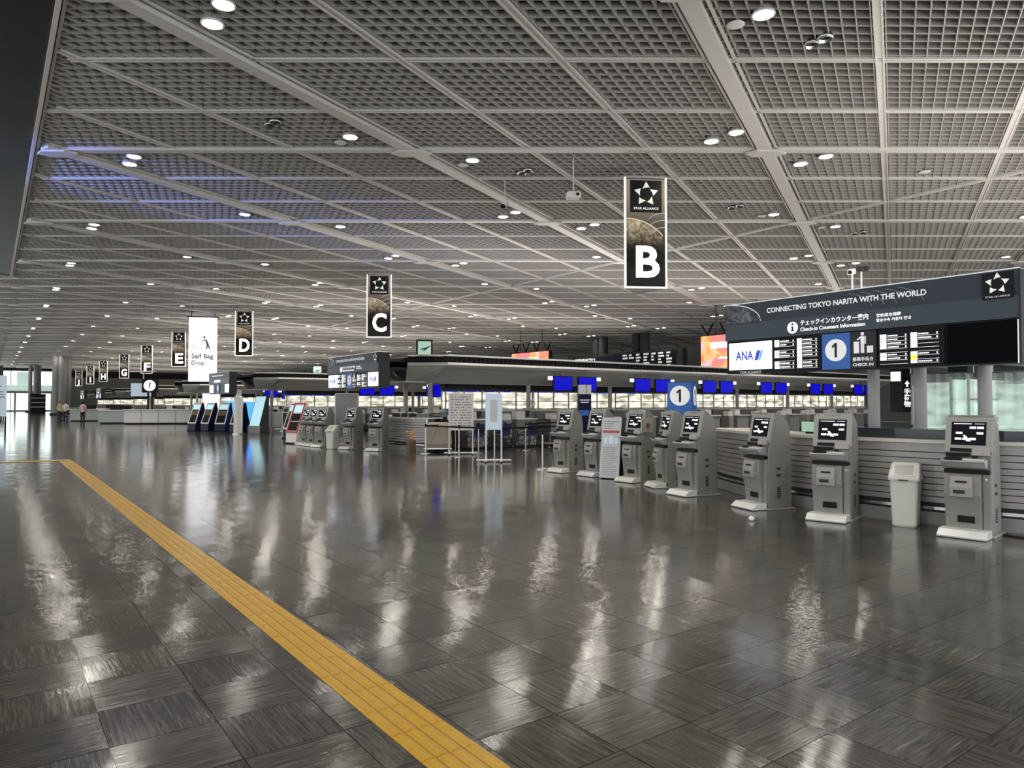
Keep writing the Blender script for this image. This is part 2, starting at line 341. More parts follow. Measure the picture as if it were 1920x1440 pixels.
# ---------------------------------------------------------------- floor
X0, X1, Y0, Y1 = -9.0, 62.0, -6.0, 156.0
floor = struct('floor', MB().bx(X0, X1, Y0, Y1, -0.25, -0.002), 'floor')
cells = []
for i in range(-4, 40):
    for j in range(2, 60):
        X, Y = (i+.5)*TILE, (j+.5)*TILE
        if seen(X, Y, 0, 40): cells.append((0.5926*X + 0.8055*Y, X, Y))
cells.sort(); tile_me = MB().box(0, 0, -0.004, TILE-0.003, TILE-0.003, 0.008).mesh('floor_tile', 'floor')
for d, X, Y in cells[:300]:
    t = part('floor_tile', tile_me, floor); t.location = (X, Y, random.uniform(-0.0004, 0.0003)); t.rotation_euler = (random.uniform(-.0006, .0006), random.uniform(-.0006, .0006), 0)

# yellow tactile guiding strip, one tile after the other, turning left at its far end
strip = thing('tactile_strip', 'yellow ribbed tactile guiding strip running down the dark floor', 'floor strip', (1.74, 0, 0))
tb = MB().bx(-0.148, 0.148, -0.148, 0.148, -0.001, 0.0035)
for k in range(4): tb.prism_y([(-0.1125+k*0.075-0.020, 0.0034), (-0.1125+k*0.075+0.020, 0.0034), (-0.1125+k*0.075+0.012, 0.0075), (-0.1125+k*0.075-0.012, 0.0075)], -0.144, 0.144)
tm = tb.mesh('tactile_tile', 'tactile_yellow')
mat('groove_shade', (0.33, 0.17, 0.012), 0.6, var=0.3, vscale=20)
for k in range(3): MB().bx(-0.079+k*0.075, -0.071+k*0.075, 1.06, 23.9, 0.0030, 0.0041).part('groove_shade', 'groove_shade', strip)  # darker strips put in for the shade between the ribs
for k in range(76):
    t = part('tactile_tile', tm, strip); t.location = (0, 1.2 + k*0.3, 0)
for k in range(1, 12):
    t = part('tactile_tile', tm, strip); t.location = (-k*0.3, 1.2 + 75*0.3, 0); t.rotation_euler = (0, 0, PI/2)

# ---------------------------------------------------------------- ceiling
ceil = struct('ceiling', MB().bx(X0, X1, Y0, Y1, 8.75, 8.95), 'plenum')
OX, OY = 1.27, 20.76                # a node of the skewed ceiling grid
UX, UY, VX, VY = 7.08/3, -5.21/3, 7.08/3, 3.35/3
EDGE, EDGE_Y = 0.83, 43.0
def inside(X, Y): return X0 < X < X1 and Y0 < Y < Y1 and (X > EDGE or Y > EDGE_Y)
def panel_mesh(cx=None, cy=None):   # egg-crate panel; with a corner given, cut back at the ceiling's edge
    b = MB()
    def blade(ax, ay, bx_, by_, h):
        if cx is not None:
            la, lb = cx + ax, cx + bx_
            lim = EDGE
            if la < lim and lb < lim: return
            if la < lim: t = (lim - la) / (lb - la); ax, ay = ax + (bx_-ax)*t, ay + (by_-ay)*t
            elif lb < lim: t = (lim - lb) / (la - lb); bx_, by_ = bx_ + (ax-bx_)*t, by_ + (ay-by_)*t
        L = math.hypot(bx_-ax, by_-ay)
        if L < 0.03: return
        b.box((ax+bx_)/2, (ay+by_)/2, h/2, L, 0.020, h, rz=math.atan2(by_-ay, bx_-ax))
    for k in range(9):
        s = (k+.5)/9; blade(VX*s, VY*s, VX*s+UX, VY*s+UY, 0.110)
    for k in range(12):
        s = (k+.5)/12; blade(UX*s, UY*s, UX*s+VX, UY*s+VY, 0.108)
    return b
pan_me = panel_mesh().mesh('lattice_panel', 'lattice'); pans = []
for m_ in range(-40, 60):
    for n_ in range(-40, 110):
        cx, cy = OX + m_*UX + n_*VX, OY + m_*UY + n_*VY
        mx_, my_ = cx + (UX+VX)/2, cy + (UY+VY)/2
        if not (X0 < mx_ < X1-2 and Y0 < my_ < Y1-1): continue
        cut = my_ < EDGE_Y and cx < EDGE
        if cut and cx + UX + VX < EDGE + 0.1: continue
        px, py, d = proj(mx_, my_, CEIL)
        if d < 6 or px is None or not (-500 < px < 2420 and py > -450): continue
        pans.append((d, cx, cy, cut))
pans.sort(); far = MB()
for k, (d, cx, cy, cut) in enumerate(pans):
    if k < 300:
        o = part('lattice_panel', panel_mesh(cx, cy).mesh('lattice_panel', 'lattice') if cut else pan_me, ceil); o.location = (cx, cy, CEIL)
    else:
        b = panel_mesh(cx, cy) if cut else panel_mesh(); n = len(far.v)
        far.v += [(x+cx, y+cy, z+CEIL) for x, y, z in b.v]; far.f += [tuple(i+n for i in f) for f in b.f]
fm = bpy.data.meshes.new('far_lattice'); fm.from_pydata(far.v, [], far.f); fm.materials.append(M['lattice'])
part('far_lattice', fm, ceil, kind='stuff')

def grid_lines(dx, dy, sx, sy, rng, fn):
    for k in range(*rng):
        px0, py0 = OX + k*sx, OY + k*sy; run = None; segs = []
        for i in range(-400, 700):
            t = i*0.12; ok = inside(px0 + dx*t, py0 + dy*t)
            if ok and run is None: run = t
            if not ok and run is not None: segs.append((run, t-0.12)); run = None
        for a, b in segs:
            if b - a > 0.3: fn(k, (px0 + dx*a, py0 + dy*a), (px0 + dx*b, py0 + dy*b))
def bar(mb, a, b, wd, z0, z1, off=0.0):
    ang = math.atan2(b[1]-a[1], b[0]-a[0]); nx, ny = -math.sin(ang)*off, math.cos(ang)*off
    mb.box((a[0]+b[0])/2+nx, (a[1]+b[1])/2+ny, (z0+z1)/2, math.hypot(b[0]-a[0], b[1]-a[1]), wd, z1-z0, rz=ang)
def b_line(k, a, b):                # long beams
    mb = MB()
    if k % 3 == 0:
        bar(mb, a, b, 0.30, CEIL-0.10, CEIL+0.14); bar(mb, a, b, 0.045, CEIL-0.03, CEIL+0.12, 0.24); bar(mb, a, b, 0.045, CEIL-0.03, CEIL+0.12, -0.24)
        mb.part('ceiling_beam', 'beam', ceil)
    else:
        bar(mb, a, b, 0.035, CEIL-0.035, CEIL+0.12, 0.06); bar(mb, a, b, 0.035, CEIL-0.035, CEIL+0.12, -0.06); bar(mb, a, b, 0.10, CEIL-0.01, CEIL+0.12)
        mb.part('ceiling_rail', 'beam', ceil)
def c_line(k, a, b):                # cross beams
    mb = MB()
    if k % 3 == 0: bar(mb, a, b, 0.20, CEIL-0.07, CEIL+0.14); mb.part('ceiling_beam', 'beam', ceil)
    else:
        bar(mb, a, b, 0.03, CEIL-0.03, CEIL+0.12, 0.045); bar(mb, a, b, 0.03, CEIL-0.03, CEIL+0.12, -0.045); bar(mb, a, b, 0.08, CEIL-0.005, CEIL+0.12)
        mb.part('ceiling_rail', 'beam', ceil)
grid_lines(VX, VY, UX, UY, (-60, 45), b_line)
grid_lines(UX, UY, VX, VY, (-45, 110), c_line)
bar(s_ := MB(), (22.51, 0), (22.51, 70), 0.07, CEIL-0.06, CEIL+0.05); s_.part('ceiling_seam', 'beam', ceil)
gus = MB().prism_z([(-0.50, 0), (-0.28, -0.20), (0.28, -0.20), (0.50, 0), (0.28, 0.20), (-0.28, 0.20)], -0.14, -0.09).mesh('node_plate', 'beam')
LAMPS = []
for m_ in range(-2, 9):
    for n_ in range(-6, 24):
        X, Y = OX + 7.08*m_, OY - 5.21*m_ + 8.56*n_
        if not inside(X, Y): continue
        px, py, d = proj(X, Y, CEIL)
        if d > 4 and px is not None and -300 < px < 2200 and py > -300 and d < 75:
            o = part('node_plate', gus, ceil); o.location = (X, Y, CEIL); o.rotation_euler = (0, 0, math.atan2(UY, UX))
        for sgn in (-1, 1):
            if m_ == 0 and sgn < 0: continue
            pr = m_ % 2 == 0
            for dy in ((-0.35, 0.35) if pr else (0.0,)):
                LAMPS.append((X + 1.6*sgn, Y + dy + (-0.3 if sgn > 0 else 0.05), m_, n_, pr, sgn))
# edge trim beside the dark smooth soffit over the left of the hall
struct('trim_1', MB().bx(EDGE-0.09, EDGE-0.02, Y0, EDGE_Y, CEIL-0.08, CEIL+0.2).bx(EDGE+0.01, EDGE+0.06, Y0, EDGE_Y, CEIL-0.02, CEIL+0.16), 'beam')
sof = struct('trim_2', MB().bx(X0, EDGE-0.09, Y0, EDGE_Y, CEIL+0.0, CEIL+0.3), 'soffit_dark')

# recessed downlights
ring = MB().lathe([(0.175, 0.0), (0.19, -0.035), (0.165, -0.045), (0.150, -0.02), (0.150, 0.08)], 16)
proto = None; cnt = 0; rows = {}; BEAMED = set(); BEAM = []
for e_ in (210, 420):
    ld = bpy.data.lights.new('downlight_beam', 'SPOT'); ld.energy = e_ * 0.85; ld.color = (1.0, 0.93, 0.82); ld.spot_size = R(112); ld.spot_blend = 0.6; ld.shadow_soft_size = 0.15; BEAM.append(ld)
ROWN = {(0, 1): 'leftmost', (1, -1): 'second', (1, 1): 'third', (2, -1): 'fourth', (2, 1): 'fifth', (3, -1): 'sixth', (3, 1): 'seventh', (4, -1): 'eighth', (4, 1): 'ninth'}
for X, Y, m_, n_, pr, sgn in sorted(LAMPS, key=lambda t: t[1]):
    if not inside(X, Y) or Y < -3: continue
    px, py, d = proj(X, Y, CEIL)
    if px is None or d < 4 or d > 118 or X > 48: continue
    vis = -30 < px < 1950 and py > -20
    if not vis and not (d < 16 and -500 < px < 2500): continue
    key = (m_, sgn); nr = rows.get(key, 0)
    if vis: rows[key] = nr + 1
    row = ROWN.get(key, 'farther right')
    if not vis: lab = 'ceiling downlight in the lattice above the top edge of the view'
    elif key in ROWN and nr < 16 and d < 60: lab = '%s ceiling downlight from the camera in the %s row counted from the left' % (ORD[nr], row) if row != 'leftmost' else '%s ceiling downlight from the camera in the leftmost row' % ORD[nr]
    elif key in ROWN: lab = 'small distant ceiling downlight in the %s row from the left' % row
    else: lab = 'small ceiling downlight far over the check-in desks'
    grp = 'downlights, ' + lab if (not vis or 'small' in lab) else 'ceiling downlights'
    if proto is None:
        proto = solo('downlight', ring, 'white', lab, 'ceiling light', (X, Y, CEIL-0.02), group=grp, smooth=True)
        MB().prism_z([(0.148*math.cos(2*PI*i/16), 0.148*math.sin(2*PI*i/16)) for i in range(16)], -0.022, -0.018).part('lamp_lens', 'lamp', proto)
        c = proto
    else:
        c = dup(proto, lab, (X, Y, CEIL-0.02), 0, grp)
    first = (m_, n_, sgn) not in BEAMED
    if first and d < 80 and X < 40:     # the beam of a fitting, one lamp serving a close pair
        BEAMED.add((m_, n_, sgn)); bo = bpy.data.objects.new('downlight_beam', BEAM[1 if pr else 0]); COL.objects.link(bo); bo.location = (X, Y + (0.35 if pr else 0), CEIL-0.08)
    cnt += 1
# unlit fittings: small speakers and dark spot pairs
sp = MB().lathe([(0.13, 0.0), (0.15, -0.02), (0.13, -0.03), (0.0001, -0.03)], 16)
SPK = [(1385, 35), (867, 305), (635, 262), (1740, 318), (1432, 402), (1545, 424)]
for k, (px, py) in enumerate(SPK):
    r = (px-960)/FOC; d = (CEIL-EYE)*FOC/(755-py); X, Y = (0.8055*r+0.5926)*d, (0.8055-0.5926*r)*d
    solo('ceiling_speaker', sp, 'white', ['flat white speaker disc in the lattice at the top right', 'flat white speaker disc beyond the long white beam', 'small white disc left of the long white beam', 'small white disc at the far right between two rails', 'small white disc left of the wide right-hand beam', 'small white disc right of the wide right-hand beam'][k], 'ceiling speaker', (X, Y, CEIL-0.0), group='ceiling speaker discs', smooth=True)
spot_b = MB().lathe([(0.13, 0.04), (0.14, -0.02), (0.11, -0.05), (0.10, 0.02)], 16)
for k, (px, py) in enumerate([(1530, 72), (1555, 60), (503, 228), (512, 222), (978, 320), (990, 315), (1375, 386), (1390, 383), (1606, 435), (1622, 433)]):
    r = (px-960)/FOC; d = (CEIL-EYE)*FOC/(755-py); X, Y = (0.8055*r+0.5926)*d, (0.8055-0.5926*r)*d
    s = solo('unlit_spot', spot_b, 'steel', 'small switched-off spotlight in the ' + ['top right lattice', 'top right lattice', 'left lattice', 'left lattice', 'lattice left of banner B', 'lattice left of banner B', 'lattice right of banner B', 'lattice right of banner B', 'lattice above the slate sign', 'lattice above the slate sign'][k] + [', nearer of two', ', farther of two'][k % 2], 'spotlight', (X, Y, CEIL-0.01), group='switched-off ceiling spots', smooth=True)
    MB().prism_z([(0.1*math.cos(2*PI*i/12), 0.1*math.sin(2*PI*i/12)) for i in range(12)], 0.0, 0.01).part('lamp_lens', 'black', s)

# ---------------------------------------------------------------- outer walls
wf = struct('wall_far', MB().bx(X0, X1, Y1, Y1+0.3, 0, 8.8), 'wall_olive')
MB().bx(10, X1, Y1-0.25, Y1-0.002, 6.35, 7.5).part('dark_band', 'black', wf)  # black band along the top of the far wall
MB().bx(X0, 10, Y1-0.25, Y1-0.002, 7.45, 7.9).part('dark_band', 'black', wf)
for k in range(4):
    wn_ = struct('window_%d' % (k+1), MB().bx(-3.8+k*3.4, -3.65+k*3.4, Y1-0.12, Y1-0.003, 0.2, 7.4).bx(-3.8+k*3.4, -0.4+k*3.4, Y1-0.12, Y1-0.003, 3.4, 3.55).bx(-3.8+k*3.4, -0.4+k*3.4, Y1-0.12, Y1-0.003, 5.4, 5.5).bx(-3.8+k*3.4, -0.4+k*3.4, Y1-0.12, Y1-0.003, 7.3, 7.45), 'column')
    for zz in ((0.3, 3.4), (3.55, 5.4), (5.5, 7.3)):
        MB().bx(-3.65+k*3.4, -0.4+k*3.4, Y1-0.06, Y1-0.03, *zz).part('pane', 'pane_bright', wn_)
wr = struct('wall_right', MB().bx(X1, X1+0.3, Y0, Y1, 0, 8.8), 'wall')
# glazed kerbside wall on the left, out of the photograph's view
wl = struct('wall_left', MB().bx(X0-0.3, X0, Y0, Y1, 0, 0.3).bx(X0-0.3, X0, Y0, Y1, 7.6, 8.8), 'wall')
for k in range(28): MB().bx(X0-0.25, X0-0.05, Y0+k*6-0.06, Y0+k*6+0.06, 0.3, 7.6).part('mullion', 'column', wl)

# greenish glazed bridge, lift and escalator far left under the windows
br = thing('glass_gallery', 'pale green glazed gallery in front of the far bright windows', 'gallery', (1.5, 146, 0))
MB().bx(-1.5, 7.5, 0, 3.0, 3.2, 3.6).part('gallery_floor', 'wall', br)
MB().bx(-1.5, 7.5, 0, 0.08, 3.6, 4.6).part('glass_railing', 'pane_green', br)
for x in (-1.3, 2.0, 4.4, 7.2): MB().bx(x-.15, x+.15, 0.1, 0.4, 0, 3.2).part('post', 'column', br)
MB().bx(2.2, 4.2, 0.2, 2.6, 4.6, 6.8).part('glass_box', 'pane_green', br)
es = thing('escalator', 'far escalator with dark balustrade rising beside the green gallery', 'escalator', (1.2, 138, 0))
MB().prism_x([(0, 0.2), (6, 3.3), (6, 2.8), (0.8, 0)], -0.5, 0.5).part('truss', 'column', es)
for s in (-0.55, 0.55): MB().prism_x([(-.3, 0.2), (-.3, 1.1), (5.8, 4.2), (6, 3.3)], s-.03, s+.03).part('balustrade', 'pane_green', es)
for s in (-0.55, 0.55): MB().path([(s, -.3, 1.1), (s, 5.8, 4.2)], 0.06).part('handrail', 'rubber', es)
shop = thing('dark_kiosk', 'small black stand with shelves near the far windows', 'stand', (6.2, 134, 0))
MB().bx(-1.0, 1.0, 0, 1.0, 0, 3.0).part('body', 'black_matte', shop)
for z in (0.9, 1.6, 2.3): MB().bx(-.95, .95, -0.12, 0, z, z+.08).part('shelf', 'white', shop)
# grey column clusters
def cluster(x, y, lab, r=0.85):
    c = thing('column_cluster', lab, 'column', (x, y, 0))
    for k, (dx, dy) in enumerate(((-0.62, 0.0), (0.05, -0.4), (0.62, 0.3))):
        MB().tube((dx, dy, 0), (dx, dy, CEIL+0.1), r*0.78, n=24).part('shaft', 'concrete', c, smooth=False)
    MB().box(0, 0, 0.12, 2.6, 1.9, 0.24).part('plinth', 'charcoal', c)
    return c
cluster(7.7, 111.0, 'massive grey column cluster standing left of banner J', .62)
c2 = cluster(6.1, 143.0, 'slimmer distant grey column cluster before the bright windows', .38)

# ---------------------------------------------------------------- check-in islands
INAME = ['the front island'] + ['the island between banners %s and %s' % (BAN[k-1], BAN[k]) for k in range(1, 9)]
def arc_pts(r, a0, a1, n, cx):
    return [(cx - r*math.cos(a0 + (a1-a0)*i/n), r*math.sin(a0 + (a1-a0)*i/n)) for i in range(n+1)]
def arc_strip(cx, r0, r1, z0, z1, y0, y1, n=18):     # curved bar between radii, in y-range
    R0 = 6.0; a0, a1 = math.asin(y0/R0), math.asin(y1/R0); P = arc_pts(r0, a0, a1, n, cx); Q = arc_pts(r1, a0, a1, n, cx)
    return MB().loft([[(p[0], p[1], z0), (p[0], p[1], z1), (q[0], q[1], z1), (q[0], q[1], z0)] for p, q in zip(P, Q)])
def front_counter(k, yc):
    c = thing('front_counter', 'curved slatted front counter of ' + INAME[k], 'counter', (10.05 + (0, 1.25, 2.2)[k], yc-0.2, 0), group='curved island front counters')
    cx = 6.0; ya, yb = -1.75, 3.95
    arc_strip(cx, 5.93, 5.6, 0.02, 1.08, ya, yb).part('core', 'slat_gap', c)
    for i in range(8):
        z = 0.30 + i*0.083
        arc_strip(cx, 6.0, 5.92, z, z+0.072, ya, yb).part('slat', 'slat', c)
    arc_strip(cx, 6.0, 5.92, 0.965, 1.075, ya, yb).part('upper_panel', 'slat', c)
    arc_strip(cx, 6.03, 5.2, 1.08, 1.125, ya, yb).part('counter_top', 'counter_top', c)
    arc_strip(cx, 6.01, 5.93, 0.205, 0.245, ya, yb).part('foot_rail', 'steel', c)
    arc_strip(cx, 6.0, 5.93, 0.0, 0.175, ya, yb).part('toe_kick', 'grey_panel', c)
    arc_strip(cx, 5.85, 5.75, 1.125, 1.24, ya, 0.55).part('screen_ledge', 'dark_glass', c)
    arc_strip(cx, 5.87, 5.3, 1.24, 1.26, ya, 0.55).part('glass_shelf', 'dark_glass', c)
    for yy in (ya, yb):
        a = math.asin(yy/6.0); MB().tube((cx-5.97*math.cos(a), 5.97*math.sin(a), 0), (cx-5.97*math.cos(a), 5.97*math.sin(a), 1.12), 0.035, n=12).part('end_post', 'steel', c)
    return c
def star_logo(parent, cx, cz, r, y, m='logo_silver'):
    mb = MB()
    for k in range(5):
        a = PI/2 + k*2*PI/5
        def pt(rad, da): return (cx + rad*math.cos(a+da), cz + rad*math.sin(a+da))
        tip, b1, b2, mid = pt(r, 0.0), pt(r*0.50, 0.62), pt(r*0.62, -0.50), pt(r*0.52, 0.05)
        mb.plate([tip, b1, mid], y, 0.004); mb.plate([tip, mid, b2], y, 0.007)
    return mb.part('star_emblem', m, parent)
def person_glyph(mb, x, z, s, y):   # standing figure with suitcases, as on the check-in pictogram
    mb.disc(x, z+0.40*s, 0.052*s, y, n=14); mb.rect(x-0.055*s, x+0.055*s, z+0.12*s, z+0.33*s, y); mb.rect(x-0.05*s, x-0.006*s, z-0.16*s, z+0.12*s, y); mb.rect(x+0.006*s, x+0.05*s, z-0.16*s, z+0.12*s, y)
    mb.rect(x+0.07*s, x+0.10*s, z+0.10*s, z+0.33*s, y); mb.plate([(x-0.06*s, z+0.33*s), (x-0.17*s, z+0.24*s), (x-0.15*s, z+0.21*s), (x-0.06*s, z+0.27*s)], y)
    mb.rect(x-0.26*s, x-0.10*s, z-0.16*s, z+0.18*s, y)
    for i in range(3): mb.rect(x+(0.13+i*0.062)*s, x+(0.18+i*0.062)*s, z-0.16*s, z+0.04*s, y)
    return mb
def numeral_one(name, cx, cz, h, y, parent):
    w_ = h*.13; return MB().plate([(cx-w_*.55, cz-h/2), (cx+w_*.75, cz-h/2), (cx+w_*.75, cz+h/2), (cx-w_*.25, cz+h/2), (cx-h*.26, cz+h*.30), (cx-h*.26, cz+h*.15), (cx-w_*.55, cz+h*.26)], y, .004).part(name, 'ink', parent)
def list_rows(parent, x0, x1, z0, z1, y, seed, yellow=False):
    rnd = random.Random(seed); wb, gb, lb = MB(), MB(), MB(); n = 8; h = (z1-z0)/n; xm = (x0+x1)/2
    for half, (a, b) in enumerate(((x0+.02, xm-.02), (xm+.02, x1-.03))):
        for i in range(n):
            z = z1 - (i+.5)*h; lb.rect(a, b, z-h*.5, z-h*.5+.006, y, .002)
            if rnd.random() < 0.82:
                wb.rect(a, a+(b-a)*.24, z-h*.42, z+h*.44, y, .003)
                if rnd.random() < 0.75:
                    xx = a+(b-a)*.28
                    while xx < a+(b-a)*rnd.uniform(.6, .8): wd = rnd.uniform(.012, .03); gb.rect(xx, xx+wd, z-h*.16, z+h*.16, y, .003); xx += wd+.006
                    gb.rect(b-.03, b-.014, z-h*.22, z+h*.24, y, .003)
    wb.part('list_cell', 'screen_white', parent, kind='stuff'); gb.part('list_text', 'glyph', parent, kind='stuff'); lb.part('list_rule', 'glyph_soft', parent, kind='stuff')
    if yellow: MB().rect(xm+.02, xm+.02+(x1-xm-.05)*.24, z0+h*1.05, z0+h*2.0, y-.003, .003).part('list_mark', 'glyph_yellow', parent)
def ana_screen(s, x0, x1, z0, z1, y, tick):
    a = MB().rect(x0, x1, z0, z1, y, .03).part('white_screen', 'screen_white', s); yy = y-.032
    cx, cz, wd = (x0+x1)/2, (z0+z1)/2, x1-x0
    text('brand_letters', 'ANA', wd*.26, cx-wd*.12, cz, yy, 'glyph_blue', a, bold=.02, width=wd*.42)
    MB().plate([(cx+wd*.12, cz-wd*.095), (cx+wd*.20, cz-wd*.095), (cx+wd*.26, cz+wd*.10), (cx+wd*.18, cz+wd*.10)], yy).part('brand_stripe', 'glyph_blue', a)
    MB().plate([(cx+wd*.215, cz-wd*.095), (cx+wd*.255, cz-wd*.095), (cx+wd*.315, cz+wd*.10), (cx+wd*.275, cz+wd*.10)], yy).part('brand_stripe', 'glyph_sky', a)
    if tick: text('caption', 'STAR ALLIANCE', wd*.075, cx, z0-.045, y-.012, 'glyph_soft', s, width=wd*.5)
def island_sign(k, yc, det):
    """overhead sign on the front of an island; local x to the viewer's right, origin on the floor line"""
    s = thing('island_sign', 'slate overhead sign with screens, front of ' + INAME[k], 'sign', (9.8, yc+0.02, 0), FACE_L, 'overhead island signs')
    W = 2.08
    MB().prism_x([(0.0, 2.63), (0.0, 2.90), (-0.02, 3.21), (0.36, 3.21), (0.36, 2.63)], -W, W).part('header_box', 'sign_slate', s)
    MB().bx(-W, W, -0.012, 0.0, 2.63, 2.90).part('header_band', 'sign_slate_light', s)
    MB().bx(-W, W, -0.024, 0.36, 3.21, 3.225).part('top_trim', 'steel', s)
    MB().bx(-W, W, 0.03, 0.36, 2.09, 2.63).part('screen_case', 'black', s)
    MB().bx(W, W+.02, -0.02, 0.36, 2.09, 3.21).part('end_plate', 'charcoal', s)
    for x in (-.8, .8): MB().bx(x-.06, x+.06, .36, 1.62, 3.0, 3.1).part('bracket_arm', 'charcoal', s)
    ys = 0.03
    if not det:
        MB().rect(-1.98, -1.2, 2.15, 2.58, ys, .03).part('white_screen', 'screen_white', s); MB().rect(1.2, 1.98, 2.15, 2.58, ys, .03).part('white_screen', 'screen_white', s)
        MB().rect(-0.4, 0.02, 2.11, 2.61, ys, .03).part('number_panel', 'sign_blue', s); MB().disc(-.19, 2.38, .16, ys-.03).part('number_disc', 'glyph_soft', s)
        MB().rect(-1.4, 0.9, 3.02, 3.08, -.02).part('slogan', 'glyph_soft', s); MB().rect(-.9, .3, 2.70, 2.82, -.013).part('caption', 'glyph', s); return s
    # header print
    e = [(-2.06, 2.905), (-1.42, 2.905)] + [(-2.06 + 0.64*math.cos(t), 2.905 + 0.30*math.sin(t)) for t in [R(12*i) for i in range(1, 8)]] + [(-2.06, 3.205)]
    MB().plate(e, -0.018, .004).part('globe_print', 'earth_print', s)
    gl = MB()
    for i in range(7):
        t0 = R(12*i); t1 = R(12*(i+1)); p = (-2.06+.65*math.cos(t0), 2.905+.305*math.sin(t0)); q = (-2.06+.65*math.cos(t1), 2.905+.305*math.sin(t1))
        gl.plate([p, q, (q[0], q[1]+.012), (p[0]+.008, p[1]+.012)], -.021, .003)
    gl.part('globe_rim', 'glyph_soft', s)
    ln = MB()
    for i in range(5):
        x0 = -0.2 + i*0.17; pts = [(x0 + .55*math.sin(t), 2.905 + .28*math.cos(t)) for t in [R(20+12*j) for j in range(6)]]
        for p, q in zip(pts, pts[1:]): ln.plate([p, q, (q[0]+.004, q[1]+.006), (p[0]+.004, p[1]+.006)], -.014, .003)
    ln.part('orbit_line', 'ink_grey', s)
    text('slogan', 'CONNECTING TOKYO NARITA WITH THE WORLD', .105, -0.12, 3.055, -.020, 'glyph_soft', s, bold=.028, width=2.35)
    lg = MB().rect(1.70, 2.03, 2.875, 3.195, -.018, .012).part('emblem_panel', 'black', s)
    star_logo(lg, 1.865, 3.055, .135, -.032); text('emblem_caption', 'STAR ALLIANCE', .03, 1.865, 2.90, -.032, 'glyph_soft', lg, width=.26)
    ic = MB().disc(-0.86, 2.755, .088, -.012).part('info_disc', 'glyph', s); MB().disc(-.86, 2.808, .017, -.016, n=12).plate([(-.885, 2.775), (-.845, 2.775), (-.845, 2.715), (-.83, 2.715), (-.83, 2.70), (-.89, 2.70), (-.89, 2.715), (-.873, 2.715), (-.873, 2.76), (-.885, 2.76)], -.016).part('info_letter', 'ink', ic)
    text('japanese_line', 'チェックインカウンター案内', .088, -0.735, 2.81, -.014, 'glyph', s, 'LEFT', bold=.012, width=1.02)
    text('english_line', 'Check-in Counters Information', .075, -0.735, 2.715, -.014, 'glyph', s, 'LEFT', bold=.016, width=.98)
    text('chinese_line', '登机柜台指南', .05, 0.40, 2.81, -.014, 'glyph', s, 'LEFT', bold=.012, width=.33)
    text('korean_line', '탑승수속 카운터 안내', .05, 0.40, 2.745, -.014, 'glyph', s, 'LEFT', bold=.012, width=.45)
    # screens
    ana_screen(s, -2.02, -1.24, 2.15, 2.59, ys, k == 0)
    l1 = MB().rect(-1.21, -0.42, 2.12, 2.60, ys, .025).part('list_screen', 'screen_dark', s); list_rows(l1, -1.20, -.44, 2.14, 2.59, ys-.026, 3)
    b1 = MB().rect(-0.40, 0.02, 2.10, 2.615, ys, .03).part('number_panel', 'sign_blue', s)
    nd = MB().disc(-.19, 2.375, .16, ys-.03).part('number_disc', 'glyph_soft', s); numeral_one('number', -.19, 2.375, .21, ys-.034, nd)
    p1 = MB().rect(0.025, 0.39, 2.10, 2.615, ys, .03).part('pictogram_panel', 'charcoal', s)
    person_glyph(MB(), 0.20, 2.39, .48, ys-.03).part('pictogram', 'glyph_soft', p1)
    text('japanese_caption', '搭乗手続き', .06, .205, 2.225, ys-.032, 'glyph_soft', p1, bold=.02, width=.29); text('english_caption', 'CHECK IN', .055, .205, 2.15, ys-.032, 'glyph_soft', p1, bold=.03, width=.29)
    l2 = MB().rect(0.41, 1.25, 2.11, 2.60, ys, .025).part('list_screen', 'screen_dark', s); list_rows(l2, .42, 1.22, 2.14, 2.55, ys-.026, 11, True)
    if k == 0: MB().rect(1.28, 2.05, 2.11, 2.61, ys, .025).part('blank_screen', 'screen_black', s)
    else: ana_screen(s, 1.28, 2.04, 2.15, 2.59, ys, False)
    MB().rect(2.055, 2.07, 2.09, 2.61, ys-.01, .02).part('edge_bar', 'steel', s)
    return s
